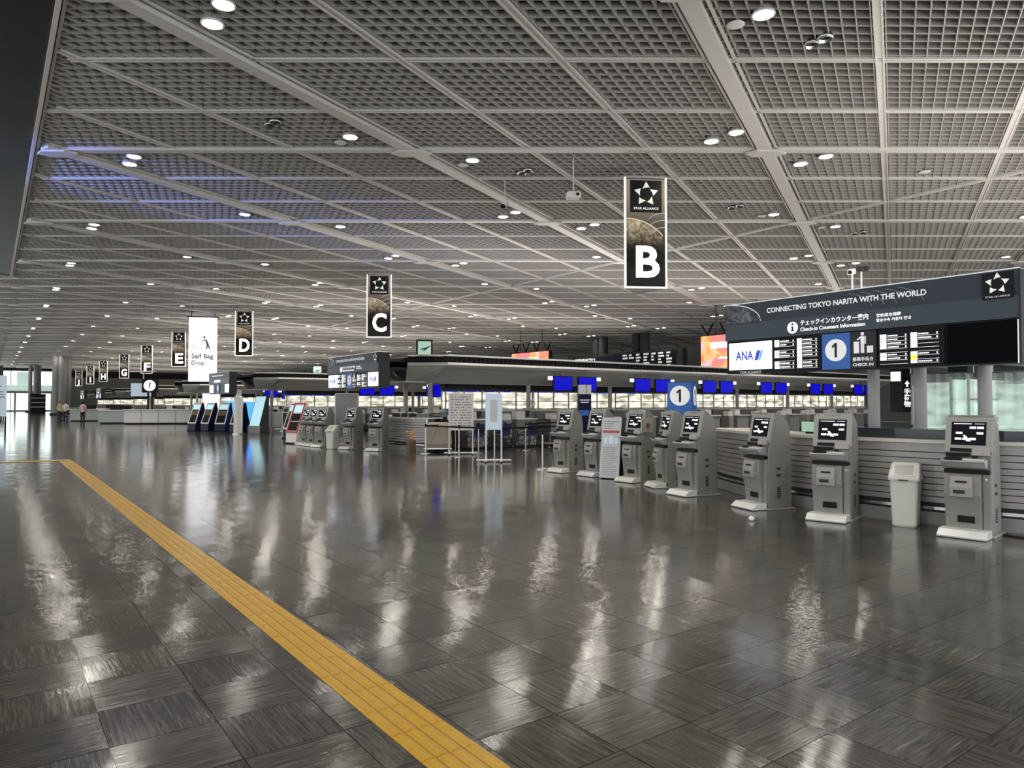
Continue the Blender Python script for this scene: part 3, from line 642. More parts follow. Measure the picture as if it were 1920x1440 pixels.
def canopy(k, yc, x1):
    c = thing('island_canopy', 'white-edged canopy with black grille over ' + INAME[k], 'canopy', (0, yc, 0), group='island canopies')
    x0 = 11.2; hw = 2.2
    for sg in (-1, 1):
        MB().bx(x0+1.0, x1, sg*hw-0.03, sg*hw+0.03, 3.165, 3.225).part('upper_rim', 'white', c)
        MB().bx(x0+1.0, x1, sg*(hw-.06)-0.02, sg*(hw-.06)+0.02, 2.955, 3.165).part('grille_back', 'black_matte', c)
        rb = MB(); n = int((x1-x0-1)/0.19)
        for i in range(n): rb.bx(x0+1+i*.19, x0+1+i*.19+.03, sg*(hw-.02)-.012, sg*(hw-.02)+.012, 2.955, 3.165)
        rb.part('grille_ribs', 'charcoal', c, kind='stuff')
        MB().prism_x([(sg*(hw+.04), 2.955), (sg*(hw+.06), 2.88), (sg*(hw-.02), 2.845), (sg*(hw-.55), 2.80), (sg*(hw-.55), 2.955)], x0+1.0, x1).part('lower_rim', 'white', c)
        MB().prism_x([(sg*(hw-.5), 2.80), (sg*0.95, 2.30), (sg*.95, 2.36), (sg*(hw-.5), 2.86)], x0+1.0, x1).part('side_soffit', 'soffit', c)
        # chamfered front corner
        MB().add([(x0+1, sg*hw, 2.955), (x0, sg*1.3, 2.955), (x0, sg*1.3, 3.165), (x0+1, sg*hw, 3.165), (x0+1, sg*(hw-.1), 2.955), (x0+.1, sg*1.25, 2.955), (x0+.1, sg*1.25, 3.165), (x0+1, sg*(hw-.1), 3.165)], [(0,1,2,3),(7,6,5,4),(0,4,5,1),(3,2,6,7)]).part('corner_grille', 'black_matte', c)
        MB().add([(x0+1, sg*(hw+.03), 3.165), (x0, sg*1.3, 3.165), (x0, sg*1.3, 3.215), (x0+1, sg*(hw+.03), 3.215), (x0+1, sg*(hw-.1), 3.165), (x0+.1, sg*1.25, 3.165), (x0+.1, sg*1.25, 3.215), (x0+1, sg*(hw-.1), 3.215)], [(0,1,2,3),(7,6,5,4),(0,4,5,1),(3,2,6,7)]).part('corner_rim', 'white', c)
        MB().add([(x0+1, sg*(hw+.03), 2.86), (x0, sg*1.3, 2.86), (x0, sg*1.3, 2.955), (x0+1, sg*(hw+.03), 2.955), (x0+1.02, sg*.95, 2.30), (x0+.3, sg*.6, 2.30), (x0+.3, sg*.6, 2.36), (x0+1.02, sg*.95, 2.36)], [(0,1,2,3),(0,4,5,1),(3,2,6,7),(4,7,6,5)]).part('corner_soffit', 'soffit', c)
    MB().bx(x0+.1, x1, -0.95, 0.95, 2.30, 2.36).part('centre_soffit', 'soffit', c)
    MB().bx(x0+.1, x1, -hw+.1, hw-.1, 3.14, 3.17).part('roof_panel', 'grey_panel', c)
    return c
mon_src = {}
def monitor(loc, rz, lab, grp, sd=-1):
    if sd not in mon_src:
        m = thing('check_in_monitor', lab, 'monitor', loc, rz, grp)
        MB().bx(-.48, .48, 0, .07, 0, .56).part('case', 'black', m, bevel=.01); MB().rect(-.45, .45, .03, .53, 0, .006).part('screen', 'monitor_blue', m)
        MB().bx(-.02, .02, .02, .05, .56, .80).part('hanger', 'column', m)
        n = MB().bx(sd*.70, sd*.50, 0.0, .05, .40, .54).part('number_plate', 'screen_white', m)
        mon_src[sd] = m; return m
    return dup(mon_src[sd], lab, loc, rz, grp)
desk_src = None
def desk(loc, rz, lab, grp):
    global desk_src
    if desk_src is None:
        d = thing('check_in_desk', lab, 'desk', loc, rz, grp)
        MB().bx(-1.0, -.15, 0, .55, .06, 1.0).part('cabinet', 'grey_panel', d, bevel=.01); MB().bx(-1.03, -.12, -.06, .6, 1.0, 1.05).part('worktop', 'white', d, bevel=.008)
        MB().bx(-.15, .95, .0, .7, .05, .35).part('baggage_scale', 'charcoal', d); MB().bx(-.1, .9, -.0, .65, .35, .37).part('scale_belt', 'rubber', d)
        MB().bx(-1.0, .95, 0.02, .5, 0, .06).part('plinth', 'black_matte', d)
        MB().bx(-.9, -.5, .2, .5, 1.05, 1.30).part('printer', 'white', d, bevel=.015); MB().bx(-.42, -.2, .35, .40, 1.1, 1.32).part('terminal_back', 'charcoal', d); MB().bx(-.33, -.29, .36, .39, 1.05, 1.1).part('terminal_foot', 'charcoal', d)
        MB().bx(.62, .92, .1, .4, 1.0, 1.22).part('card_box', 'poster_pink', d); MB().bx(.6, .94, .05, .5, .37, 1.0).part('pedestal', 'grey_panel', d)
        desk_src = d; return d
    return dup(desk_src, lab, loc, rz, grp)
for k, yc in enumerate(ISL[:8]):
    x1 = 43.0 if k < 5 else 32.0
    front_counter(k, yc) if k < 3 else None
    if k not in (3, 4, 7): island_sign(k, yc, k < 2)
    canopy(k, yc, x1)
    nm = INAME[k]
    # columns
    if k < 5:
        n = 0
        for j in range(7 if k < 3 else 3):
            for sg in (-1, 1):
                if k == 0 and j == 0: continue
                solo('canopy_column', MB().tube((0, 0, 0), (0, 0, 2.34), .085, n=16), 'column', '%s slim column, %s side of %s' % (ORD[j], 'near' if sg < 0 else 'far', nm), 'column', (12.3+4.3*j, yc+sg*0.9, 0), group='slim canopy columns')
    # lit back panels of the baggage spine
    nb = 7 if k < 3 else 4
    for j in range(nb):
        p = thing('back_panel', '%s lit spine panel inside %s' % (ORD[j], nm), 'lit panel', (15.4+4.3*j, yc, 0), group='lit spine panels')
        MB().bx(-2.1, 2.1, -.12, .12, 0, 1.28).part('base_wall', 'grey_panel', p)
        for sg in (-1, 1):
            MB().bx(-2.0, 2.0, sg*.1-.02, sg*.1+.02, 1.40, 2.02).part('diffuser', 'lit_panel_cool' if k == 0 and j < 2 else 'lit_panel', p)
            fr = MB()
            for i in range(6): fr.bx(-2.05+i*.8, -2.0+i*.8, sg*.135-.015, sg*.135+.015, 1.32, 2.10)
            fr.bx(-2.05, 2.05, sg*.135-.015, sg*.135+.015, 1.66, 1.69); fr.part('frame_bars', 'column', p)
        MB().bx(-2.1, 2.1, -.15, .15, 1.28, 1.36).part('sill', 'white', p); MB().bx(-2.1, 2.1, -.15, .15, 2.06, 2.30).part('head_rail', 'charcoal', p)
    # desks and monitors
    nd = 13 if k in (0, 1, 2) else (6 if k < 5 else 0)
    for j in range(nd):
        X = 14.3 + 2.15*j
        if k == 0 and j < 1: continue
        desk((X, yc-1.75, 0), 0, '%s check-in desk, near side of %s' % (ORD[j], nm), 'check-in desks')
    nm_ = {0: 6, 1: 6, 2: 6, 3: 3, 4: 2}.get(k, 0)
    for j in range(nm_):
        for sx in (-1, 1):
            X = 18.0 + 4.3*j + sx*0.62
            o = monitor((X, yc-2.02, 2.06), 0, '%s blue overhead monitor, near side of %s' % (ORD[2*j + (sx > 0)], nm), 'blue check-in monitors', sx)
            if k in (1, 2) and j < 5: monitor((X - 3.4, yc+1.0, 1.82), 0, '%s low blue monitor, far side of %s' % (ORD[2*j + (sx > 0)], nm), 'blue far-side monitors', sx)

# ---------------------------------------------------------------- self check-in kiosks
def make_kiosk(lab, loc, rz, grp):
    q = thing('self_check_in_kiosk', lab, 'kiosk', loc, rz, grp); hw = .245
    prof = [(-.17, .03), (-.17, .84), (-.045, 1.44), (-.02, 1.465), (.05, 1.465), (.20, 1.33), (.235, 1.20), (.26, .80), (.26, .03)]
    MB().prism_x(prof, -hw, hw).part('body', 'kiosk', q, bevel=.012)
    for s in (-1, 1):
        x = s*(hw+.006)
        sv = MB()
        for z in (.62, .52): sv.box(x, .02, z, .004, .07, .035)
        for i in range(6): sv.box(x, .02, .18+i*.03, .004, .06, .018)
        sv.part('side_vent', 'charcoal', q)
    MB().bx(-hw-.03, hw+.03, -.20, .30, 0, .03).part('base_plate', 'kiosk_light', q, bevel=.006)
    # tilted head: u runs up the slope
    sl = math.atan2(.125, .60); cs, sn = math.cos(sl), math.sin(sl)
    def S(u, off=0.0): return (-.17 + u*sn - off*cs, .84 + u*cs + off*sn)
    def slab(x0, x1, u0, u1, t0, t1):
        return MB().prism_x([S(u0, t0), S(u1, t0), S(u1, t1), S(u0, t1)], x0, x1)
    slab(-hw-.008, hw+.008, .17, .612, -.005, .022).part('bezel', 'kiosk_light', q, bevel=.006)
    sc = slab(-.185, .185, .262, .55, .022, .025).part('touch_screen', 'screen_dark', q)
    bt = MB()
    def btn(x0, x1, u0, u1):
        nonlocal bt
        k = slab(x0, x1, u0, u1, .025, .027); bt.add(k.v, k.f)
    btn(-.16, .03, .522, .530); btn(.06, .165, .524, .528)
    btn(.01, .08, .465, .493); btn(.09, .16, .465, .493); btn(-.135, -.065, .398, .424); btn(.085, .155, .398, .424); btn(-.145, -.075, .325, .352); btn(-.065, .0, .325, .352); btn(.01, .08, .325, .352)
    y0, z0 = S(.31, .026); y1, z1 = S(.385, .026)
    bt.add([(-.06, y1, z1), (-.035, y1, z1), (.03, y0, z0), (-.02, y0, z0), (-.06, y1-.002, z1), (-.035, y1-.002, z1), (.03, y0-.002, z0), (-.02, y0-.002, z0)], [(0,1,2,3),(4,7,6,5)])
    bt.part('screen_buttons', 'screen_white', sc)
    slab(-.12, .11, .612, .618, -.03, .01).part('top_handle', 'black', q)
    slab(-.19, .04, .178, .222, .020, .027).part('ticket_slot', 'black', q)
    slab(.05, .235, .13, .215, .015, .075).part('card_reader', 'kiosk_light', q, bevel=.012)
    slab(-.23, .02, .118, .158, .010, .05).part('receipt_slot', 'black', q, bevel=.006)
    MB().bx(.05, .10, -.205, -.17, .945, .985).part('card_slot', 'black', q)
    # passport tray
    tr = MB().prism_x([(-.17, .82), (-.27, .83), (-.325, .89), (-.335, .92), (-.17, .945)], -hw-.01, hw-.03).part('passport_tray', 'kiosk_metal', q, bevel=.01)
    MB().loft([[(-.13 + (.10*r)*math.cos(2*PI*i/18), -.265 + (.052*r)*math.sin(2*PI*i/18), z + .09*(-.052*r)*math.sin(2*PI*i/18)*-1) for i in range(18)] for r, z in ((1, .922), (1.05, .94), (.8, .955), (.5, .945))]).part('scanner_pad', 'black', tr, smooth=True)
    MB().bx(-.02, .19, -.32, -.20, .925, .945).part('tray_plate', 'white_gloss', tr)
    MB().bx(-hw+.005, hw-.005, -.235, -.165, .765, .81).part('dark_strip', 'black', q, bevel=.004)
    # lower front
    MB().prism_x([(-.17, .09), (-.215, .09), (-.235, .30), (-.275, .50), (-.265, .72), (-.235, .755), (-.17, .755)], -hw+.01, hw-.09).part('front_panel', 'kiosk', q, bevel=.01)
    MB().bx(hw-.085, hw-.005, -.20, -.165, .09, .755).part('door_panel', 'kiosk', q, bevel=.005)
    MB().tube((hw-.045, -.205, .70), (hw-.045, -.195, .70), .012, n=10).part('key_lock', 'steel', q)
    MB().prism_x([(-.22, .47), (-.315, .48), (-.325, .60), (-.305, .66), (-.28, .73), (-.22, .735)], -.165, .075).part('printer_box', 'kiosk_light', q, bevel=.012)
    MB().bx(-.10, .02, -.318, -.30, .655, .675).part('boarding_slot', 'black', q); MB().bx(-.12, 0, -.331, -.31, .525, .565).part('outlet_slot', 'charcoal', q)
    vn = MB().bx(-.10, .08, -.238, -.225, .17, .25)
    vn.part('vent_grille', 'black', q)
    MB().prism_x([(-.20, .005), (-.46, .005), (-.47, .025), (-.38, .095), (-.20, .10)], -hw-.025, hw+.005).part('foot_ramp', 'white_gloss', q, bevel=.006)
    return q
K1 = make_kiosk('silver-grey self check-in kiosk nearest the camera, right of the white bin', (9.78, 3.72, 0), R(-83), 'grey self check-in kiosks')
for lab, x, y, a in [
    ('grey self check-in kiosk just left of the white bin', 9.60, 5.38, -76), ('grey kiosk turned sideways, left of the kiosk beside the bin', 9.72, 6.55, -108),
    ('grey kiosk at the counter end, third from the bin', 10.10, 8.22, -100), ('grey kiosk half hidden in front of the blue number totem', 10.62, 9.25, -116),
    ('grey kiosk with a small notice on its side, right of the leaning notice board', 10.86, 10.32, -91), ('grey kiosk directly left of the leaning notice board', 11.02, 11.66, -90),
    ('leftmost grey kiosk of the near row beside the barrier posts', 11.02, 12.74, -89),
    ('grey kiosk standing before the slatted end of the second island counter', 10.65, 22.1, -58), ('grey kiosk with a white bin in front at the second island', 10.30, 23.4, -72),
    ('grey kiosk before the tall grey poster board', 9.95, 25.15, -68), ('grey kiosk second from the red kiosk at the second island', 9.95, 26.0, -76), ('grey kiosk immediately beside the red kiosk', 9.95, 26.75, -80)]:
    dup(K1, lab, (x, y, 0), R(a))
# small framed notice stuck on the side of one kiosk
nt_ = thing('side_notice', 'small framed notice fixed to the side of a grey kiosk', 'notice', (10.80, 10.055, 1.0), 0)
MB().bx(-.16, .16, -.012, 0, 0, .30).part('frame', 'steel', nt_); MB().rect(-.14, .14, .02, .28, -.012, .004).part('sheet', 'beige', nt_); MB().disc(.03, .15, .06, -.016, n=16).part('print', 'brown', nt_)

# slanted dark kiosks with white frames (bag drop) and a red one
def slant_kiosk(lab, loc, rz, grp, face='white', side='dark_navy'):
    q = thing('slanted_kiosk', lab, 'kiosk', loc, rz, grp)
    MB().prism_x([(-.42, 0), (-.38, .42), (.05, 1.62), (.16, 1.62), (.40, .42), (.40, 0)], -.34, .34).part('body', side, q, bevel=.015)
    ang = math.atan2(.43, 1.20); cs, sn = math.cos(ang), math.sin(ang)
    def S(u, off=0.0): return (-.38 + u*sn - off*cs, .42 + u*cs + off*sn)
    def slab(x0, x1, u0, u1, t0, t1): return MB().prism_x([S(u0, t0), S(u1, t0), S(u1, t1), S(u0, t1)], x0, x1)
    fr = slab(-.34, -.28, 0, 1.27, .0, .03); 
    for a in (slab(.28, .34, 0, 1.27, 0, .03), slab(-.28, .28, 0, .07, 0, .03), slab(-.28, .28, 1.2, 1.27, 0, .03)): fr.add(a.v, a.f)
    fr.part('face_frame', face, q)
    slab(-.26, .26, .86, 1.16, .002, .02).part('screen', 'cyan_glow', q); slab(-.26, .26, .50, .80, .002, .03).part('slot_panel', 'brown' if face == 'white' else 'black', q); slab(-.26, .26, .10, .46, .002, .02).part('lower_panel', 'black', q)
    MB().bx(-.36, .36, -.44, .42, 0, .05).part('base_plate', 'black_matte', q)
    return q
SK = slant_kiosk('dark slanted kiosk with white frame, leftmost of the bag drop row', (9.7, 43.8, 0), R(-66), 'slanted bag drop kiosks')
for lab, x, y, a in [('dark slanted kiosk with white frame, second in the bag drop row', 10.2, 42.9, -68), ('dark slanted kiosk with lit screen before the blue panels', 10.65, 41.7, -52), ('dark slanted kiosk beside the white pillar', 11.15, 40.5, -70),
                     ('dark slanted kiosk behind the red kiosk, nearer of two', 10.9, 30.6, -78), ('dark slanted kiosk behind the red kiosk, farther of two', 11.2, 31.9, -78)]:
    dup(SK, lab, (x, y, 0), R(a))
slant_kiosk('red-fronted slanted kiosk at the end of the grey kiosk row', (10.0, 27.9, 0), R(-74), None, 'red_paint', 'white')
# self bag drop: glowing blue panels, bright partition, pillar, tilted totem
for k, (x, y, wd, hh, mm, lab) in enumerate([(11.5, 43.1, .9, 1.75, 'blue_glow', 'tall glowing blue bag drop panel behind the slanted kiosks'), (11.9, 41.2, 1.2, 1.70, 'blue_glow', 'glowing blue bag drop panel right of the lit slanted kiosk'), (11.0, 46.2, 1.05, 2.2, 'bagdrop_white', 'bright white lit partition behind the bag drop kiosks')]):
    p = thing('lit_partition', lab, 'lit panel', (x, y, 0), R(-25))
    MB().bx(-wd/2, wd/2, 0, .12, 0, hh).part('case', 'white', p); MB().rect(-wd/2+.04, wd/2-.04, .62, hh-.06, 0, .01).part('glowing_face', mm, p); MB().rect(-wd/2+.04, wd/2-.04, .1, .58, 0, .01).part('lower_face', 'poster_blue', p); MB().bx(-wd/2, wd/2, -.02, .0, hh-.05, hh).part('edge_light', 'cyan_glow', p)
pl = thing('white_pillar', 'slim white rounded pillar in front of the bag drop row', 'pillar', (10.35, 37.9, 0))
MB().lathe([(.22, 0), (.22, 1.9), (.19, 1.95)], 20).part('shaft', 'white_gloss', pl, smooth=False); MB().lathe([(.27, 0), (.27, .05), (.22, .06)], 20).part('base', 'steel', pl); MB().rect(-.14, .14, 1.9, 2.3, -.02, .04).part('top_plate', 'poster_white', pl)
tt = thing('tilted_totem', 'dark touch totem leaning back with a long glowing pale screen', 'totem', (11.4, 37.9, 0), R(-62))
MB().prism_x([(-.35, 0), (-.30, .40), (.18, 2.0), (.32, 2.0), (.32, .3), (.40, 0)], -.40, .40).part('body', 'charcoal', tt, bevel=.02)
MB().prism_x([(-.305, .42), (.165, 1.94), (.150, 1.945), (-.32, .42)], -.34, .34).part('screen', 'cyan_glow', tt)
MB().bx(-.40, .40, -.37, -.2, 0, .42).part('front_box', 'grey_panel', tt, bevel=.01)

# ---------------------------------------------------------------- hanging banners B to J
def banner(letter, x, y, k):
    b = thing('hanging_banner', 'dark three-sided hanging banner with a glowing letter %s' % letter, 'banner', (x, y, 4.64), R(-31), 'lettered hanging banners')
    W, H = 1.13, 2.87; h = W*0.866
    MB().prism_z([(-W/2, 0), (W/2, 0), (0, h)], 0, H).part('core', 'banner_dark', b)
    MB().rect(-W/2+.05, W/2-.05, .06, H-.04, 0, .012).part('print_face', 'banner_print', b)
    for s in (-1, 1): MB().bx(s*(W/2-.022)-.022, s*(W/2-.022)+.022, -.03, .03, -.01, H).part('lit_edge', 'banner_edge', b)
    MB().bx(-W/2, W/2, -.03, .02, -.03, .005).part('lower_frame', 'banner_edge', b); MB().bx(-W/2, W/2, -.03, .02, H-.02, H+.03).part('upper_frame', 'column', b)
    MB().add([(-W/2, 0, -.01), (W/2, 0, -.01), (0, h, -.01), (-W/2, 0, -.05), (W/2, 0, -.05), (0, h, -.05)], [(0,1,2),(5,4,3),(0,3,4,1),(1,4,5,2),(2,5,3,0)]).part('bottom_cap', 'white', b)
    g = [(-W/2+.05, .5), (-W/2+.05, 1.78)] + [(-W/2+.05 + 1.30*math.sin(t) , .45 + 1.33*math.cos(t)) for t in [R(6*i) for i in range(1, 9)]] + [(.46, 1.2), (.46, .5)]
    g = [(max(-W/2+.05, min(W/2-.06, p[0])), p[1]) for p in g]
    MB().plate(g, -.012, .004).part('planet_print', 'globe_print', b)
    ln = MB()
    pts = [(-W/2+.05 + 1.30*math.sin(t), .45 + 1.33*math.cos(t)) for t in [R(6*i) for i in range(0, 9)]]
    for p, q in zip(pts, pts[1:]):
        if q[0] < W/2-.06: ln.plate([p, q, (q[0]+.012, q[1]+.02), (p[0]+.012, p[1]+.022)], -.0165, .004)
    for i in range(3):
        cc = [(.52 - .52*math.cos(t), 1.20+i*.19 + .36*math.sin(t)) for t in [R(8+9*j) for j in range(3, 10)]]
        for p, q in zip(cc, cc[1:]): ln.plate([p, q, (q[0], q[1]+.012), (p[0], p[1]+.012)], -.013, .003)
    ln.part('horizon_line', 'banner_line', b)
    lp = MB().rect(-.41, .43, H-.92, H-.08, -.012, .014).part('emblem_panel', 'black', b)
    star_logo(lp, 0.01, H-.44, .33, -.027); text('emblem_caption', 'STAR ALLIANCE', .085, .01, H-.82, -.029, 'glyph_soft', lp, bold=.02, width=.66)
    text('glowing_letter', letter, 1.14, .02, .61, -.02, 'letter_glow', b, bold=.026, width={'I': None, 'J': .44}.get(letter, .63))
    for s in (-.3, .3): MB().tube((s, .2, H), (s, .2, CEIL-4.64), .03, n=8).part('hanger', 'steel', b)
    return b
for k, L_ in enumerate(BAN): banner(L_, (13.75, 14.35, 13.1, 12.6, 12.95, 13.2, 12.9, 13.0, 12.9)[k], 12.8 + 17.0*k, k)

# self bag drop hanging lightbox
sb = thing('hanging_lightbox', 'tall bright white hanging sign reading Self Bag Drop', 'sign', (11.75, 51.9, 3.08), R(-23))
MB().bx(-.88, .88, 0, .4, 0, 4.40).part('light_body', 'bagdrop_white', sb)
MB().bx(-1.0, 1.0, -.02, .52, 4.40, 4.48).part('top_bar', 'charcoal', sb)
for s in (-.75, .75): MB().tube((s, .25, 4.48), (s, .25, CEIL-3.08), .03, n=8).part('hanger', 'charcoal', sb)
tl_ = text('lettering', 'Self Bag', .44, -.70, 1.72, -.006, 'ink_grey', sb, 'LEFT', bold=.035, width=1.42); text('lettering', 'Drop', .44, -.70, 1.26, -.006, 'ink_grey', sb, 'LEFT', bold=.035, width=.84); 
fg = MB().disc(.12, 3.05, .08, -.002, n=14).plate([(.15, 2.95), (.30, 2.85), (.42, 2.55), (.28, 2.45), (.18, 2.78)], -.002).plate([(.30, 2.55), (.42, 2.55), (.52, 2.2), (.44, 2.2)], -.002).plate([(.28, 2.5), (.38, 2.5), (.30, 2.2), (.21, 2.2)], -.002).plate([(.18, 2.93), (.22, 2.85), (-.08, 2.74), (-.1, 2.78)], -.002)
fg.part('bending_figure', 'ink_grey', sb); MB().rect(-.6, .0, 2.24, 2.27, -.002).rect(-.62, -.5, 2.38, 2.44, -.002).rect(-.62, -.52, 2.55, 2.6, -.002).part('belt_print', 'bagdrop_grey', sb)

# ---------------------------------------------------------------- things around the near islands
# number totem
nt2 = thing('number_totem', 'black and blue totem with number 1 behind the grey kiosks', 'totem', (12.0, 10.2, 0), R(-60))
MB().bx(-.27, .27, 0, .5, 0, 2.07).part('body', 'charcoal', nt2, bevel=.004)
def totem_face(rt, nm_, ox, rot):
    f = link(bpy.data.objects.new(nm_, MB().rect(-.26, .26, 1.38, 2.06, 0, .006).mesh(nm_, 'sign_blue')), rt); f.location = ox; f.rotation_euler = (0, 0, rot)
    MB().disc(0, 1.77, .215, -.006).part('number_disc', 'glyph_soft', f); numeral_one('number', 0, 1.77, .28, -.010, f)
    person_glyph(MB(), 0.0, 1.12, .55, -.004).part('pictogram', 'glyph_soft', f); text('japanese_caption', '搭乗手続き', .07, 0, .86, -.006, 'glyph_soft', f, bold=.02, width=.40); text('english_caption', 'CHECK IN', .065, 0, .77, -.006, 'glyph_soft', f, bold=.03, width=.40)
totem_face(nt2, 'front_face', (0, -.001, 0), 0); totem_face(nt2, 'side_face', (.271, .25, 0), PI/2)
# blue standing banner
bb = thing('blue_standing_banner', 'slim navy and white pillar banner behind the near kiosks', 'banner stand', (17.4, 19.2, 0), R(-30))
MB().bx(-.24, .24, 0, .24, 0, 2.28).part('body', 'dark_navy', bb); MB().rect(-.24, .06, 1.93, 2.27, 0, .006).part('white_head', 'poster_white', bb); MB().rect(.08, .24, 1.93, 2.27, 0, .006).part('white_head', 'poster_white', bb); MB().rect(-.18, .18, 1.70, 1.73, 0, .004).rect(-.15, .15, 1.62, 1.65, 0, .004).part('print_line', 'glyph_soft', bb); MB().rect(-.2, .15, 1.15, 1.35, 0, .004).part('blue_patch', 'sign_blue', bb)
# leaning notice board
lb_ = thing('leaning_notice', 'tall narrow white notice board leaning between two grey kiosks', 'notice board', (10.72, 11.02, 0), R(-66))
MB().prism_x([(-.10, 0.02), (.10, 1.30), (.13, 1.30), (-.07, 0.02)], -.22, .22).part('board', 'poster_white', lb_)
MB().prism_x([(-.02, 0), (.12, 1.2), (.15, 1.2), (.42, 0), (.38, 0), (.14, 1.1), (.02, 0)], -.20, .20).part('stand', 'black_matte', lb_)
lt = MB(); rd = MB(); gn = MB(); rnd = random.Random(5)
def lean(mb, x0, x1, z0, z1):
    y0, y1 = -.10 + .20*(z0-.02)/1.28, -.10 + .20*(z1-.02)/1.28
    mb.add([(x0, y0-.004, z0), (x1, y0-.004, z0), (x1, y1-.004, z1), (x0, y1-.004, z1), (x0, y0+.004, z0), (x1, y0+.004, z0), (x1, y1+.004, z1), (x0, y1+.004, z1)], [(0,1,2,3),(4,7,6,5),(0,4,5,1),(3,2,6,7),(1,5,6,2),(0,3,7,4)])
for i in range(16): z = .08 + i*.038; lean(lt, -.17, rnd.uniform(.08, .17), z, z+.010)
for i in range(4): z = 1.06 + i*.05; lean(lt, -.17, rnd.uniform(.0, .17), z, z+.014)
lean(rd, -.19, .19, .97, 1.02); lean(gn, -.15, -.08, .74, .88); lean(gn, -.04, .06, .74, .90); lean(gn, .09, .16, .74, .86)
lt.part('text_lines', 'ink_grey', lb_, kind='stuff'); rd.part('red_heading', 'ink_red', lb_); gn.part('picture_print', 'poster_blue', lb_)
# waste bin
wb_ = thing('waste_bin', 'pale translucent swing-top waste bin between two grey kiosks', 'bin', (9.80, 4.52, 0), R(-72))
def rr(hx, hy, z, n=6, rad=.04, y0=0.0):
    pts = []
    for cx_, cy_, a in ((hx-rad, hy-rad, 0), (-hx+rad, hy-rad, 90), (-hx+rad, -hy+rad, 180), (hx-rad, -hy+rad, 270)):
        for i in range(n): t = R(a + 90*i/(n-1)); pts.append((cx_ + rad*math.cos(t), cy_ + rad*math.sin(t) + y0, z))
    return pts
MB().loft([rr(.135, .17, 0), rr(.145, .18, .02), rr(.165, .20, .60), rr(.17, .205, .615)]).part('body', 'bin', wb_, smooth=False)
MB().loft([rr(.182, .215, .60), rr(.185, .22, .62), rr(.182, .215, .65), rr(.165, .105, .81, y0=.085), rr(.14, .085, .825, y0=.09)]).part('hood', 'bin', wb_)
def slope(t, o=0.0): return (-.213 + t*.19 - o*.64, .655 + t*.155 + o*.77)
MB().prism_x([slope(.06, -.01), slope(.95, -.01), slope(.95, .008), slope(.06, .008)], -.135, .135).part('flap_rim', 'white_gloss', wb_)
MB().prism_x([slope(.13, 0), slope(.87, 0), slope(.87, .012), slope(.13, .012)], -.11, .11).part('flap', 'bin_lid', wb_)
MB().bx(-.06, .06, -.225, -.21, .60, .62).part('finger_grip', 'brown', wb_)
# second, small bin before a kiosk of the second island
wb2 = dup(wb_, 'pale waste bin standing in front of a grey kiosk at the second island', (9.75, 23.9, 0), R(-60)); wb_['group'] = 'pale waste bins'; wb2['group'] = 'pale waste bins'
# crumpled scrap on the floor
cp = MB(); rnd = random.Random(3)
cp.loft([[((.035*s)*math.cos(2*PI*i/9)*rnd.uniform(.7, 1.15), (.035*s)*math.sin(2*PI*i/9)*rnd.uniform(.7, 1.15), z) for i in range(9)] for s, z in ((.6, 0), (1.1, .015), (1.2, .035), (.8, .055), (.3, .066))])
solo('crumpled_paper', cp, 'paper', 'small white crumpled scrap lying on the floor before the kiosks', 'paper', (8.46, 5.95, 0))
# power cable at the nearest kiosk
cb = MB().path([(10.0, 3.55, .012), (9.95, 3.25, .012), (10.1, 3.05, .012), (10.25, 2.9, .012), (10.2, 2.6, .012), (10.4, 2.3, .012)], .012)
solo('power_cable', cb, 'rubber', 'thin black cable on the floor behind the nearest kiosk', 'cable')
# poster stands
def poster(lab, loc, rz, wd, z0, z1, mm, legs, base_w, grp='poster stands'):
    p = thing('poster_stand', lab, 'poster stand', loc, rz, grp)
    MB().bx(-wd/2, wd/2, 0, .03, z0, z1).part('panel', mm, p); fr = MB()
    for s in (-1, 1): fr.bx(s*wd/2-.02, s*wd/2+.02, -.012, .04, .05, z1+.02)
    fr.bx(-wd/2, wd/2, -.012, .04, z1, z1+.03).bx(-wd/2, wd/2, -.012, .04, z0-.05, z0); fr.part('frame', legs, p)
    MB().bx(-base_w/2, base_w/2, -.04, .07, .03, .07).bx(-wd/2-.03, -wd/2+.03, -.3, .3, .03, .06).bx(wd/2-.03, wd/2+.03, -.3, .3, .03, .06).part('foot_bar', 'white', p)
    cs = MB()
    for x in (-wd/2, wd/2):
        for y in (-.28, .28): cs.tube((x-.015, y, .02), (x+.015, y, .02), .022, n=8)
    cs.part('castors', 'black', p); return p
p1 = poster('white poster stand with printed notices beside the wheelchairs', (11.95, 18.95, 0), R(-32), .74, .80, 1.88, 'poster_pink', 'white', 1.05)
tx = MB(); rnd = random.Random(9)
for r_ in range(12):
    z = 1.80 - r_*.082; x = -.32
    while x < .30:
        wd = rnd.uniform(.03, .12); tx.rect(x, min(.32, x+wd), z-.018, z+.018, -.001, .002); x += wd + rnd.uniform(.015, .08)
tx.part('printed_text', 'ink_grey', p1, kind='stuff')
p2 = poster('pale blue lightbox poster stand before the queue barrier', (11.15, 16.0, 0), R(-36), .42, .93, 1.84, 'poster_blue', 'poster_blue', .95)
MB().rect(-.10, .10, 1.1, 1.7, -.002, .004).part('print_patch', 'poster_white', p2)
p3 = poster('tall grey poster board behind the kiosks of the second island', (11.0, 25.6, 0), R(-28), .85, .3, 1.95, 'poster_grey', 'poster_white', 1.0)
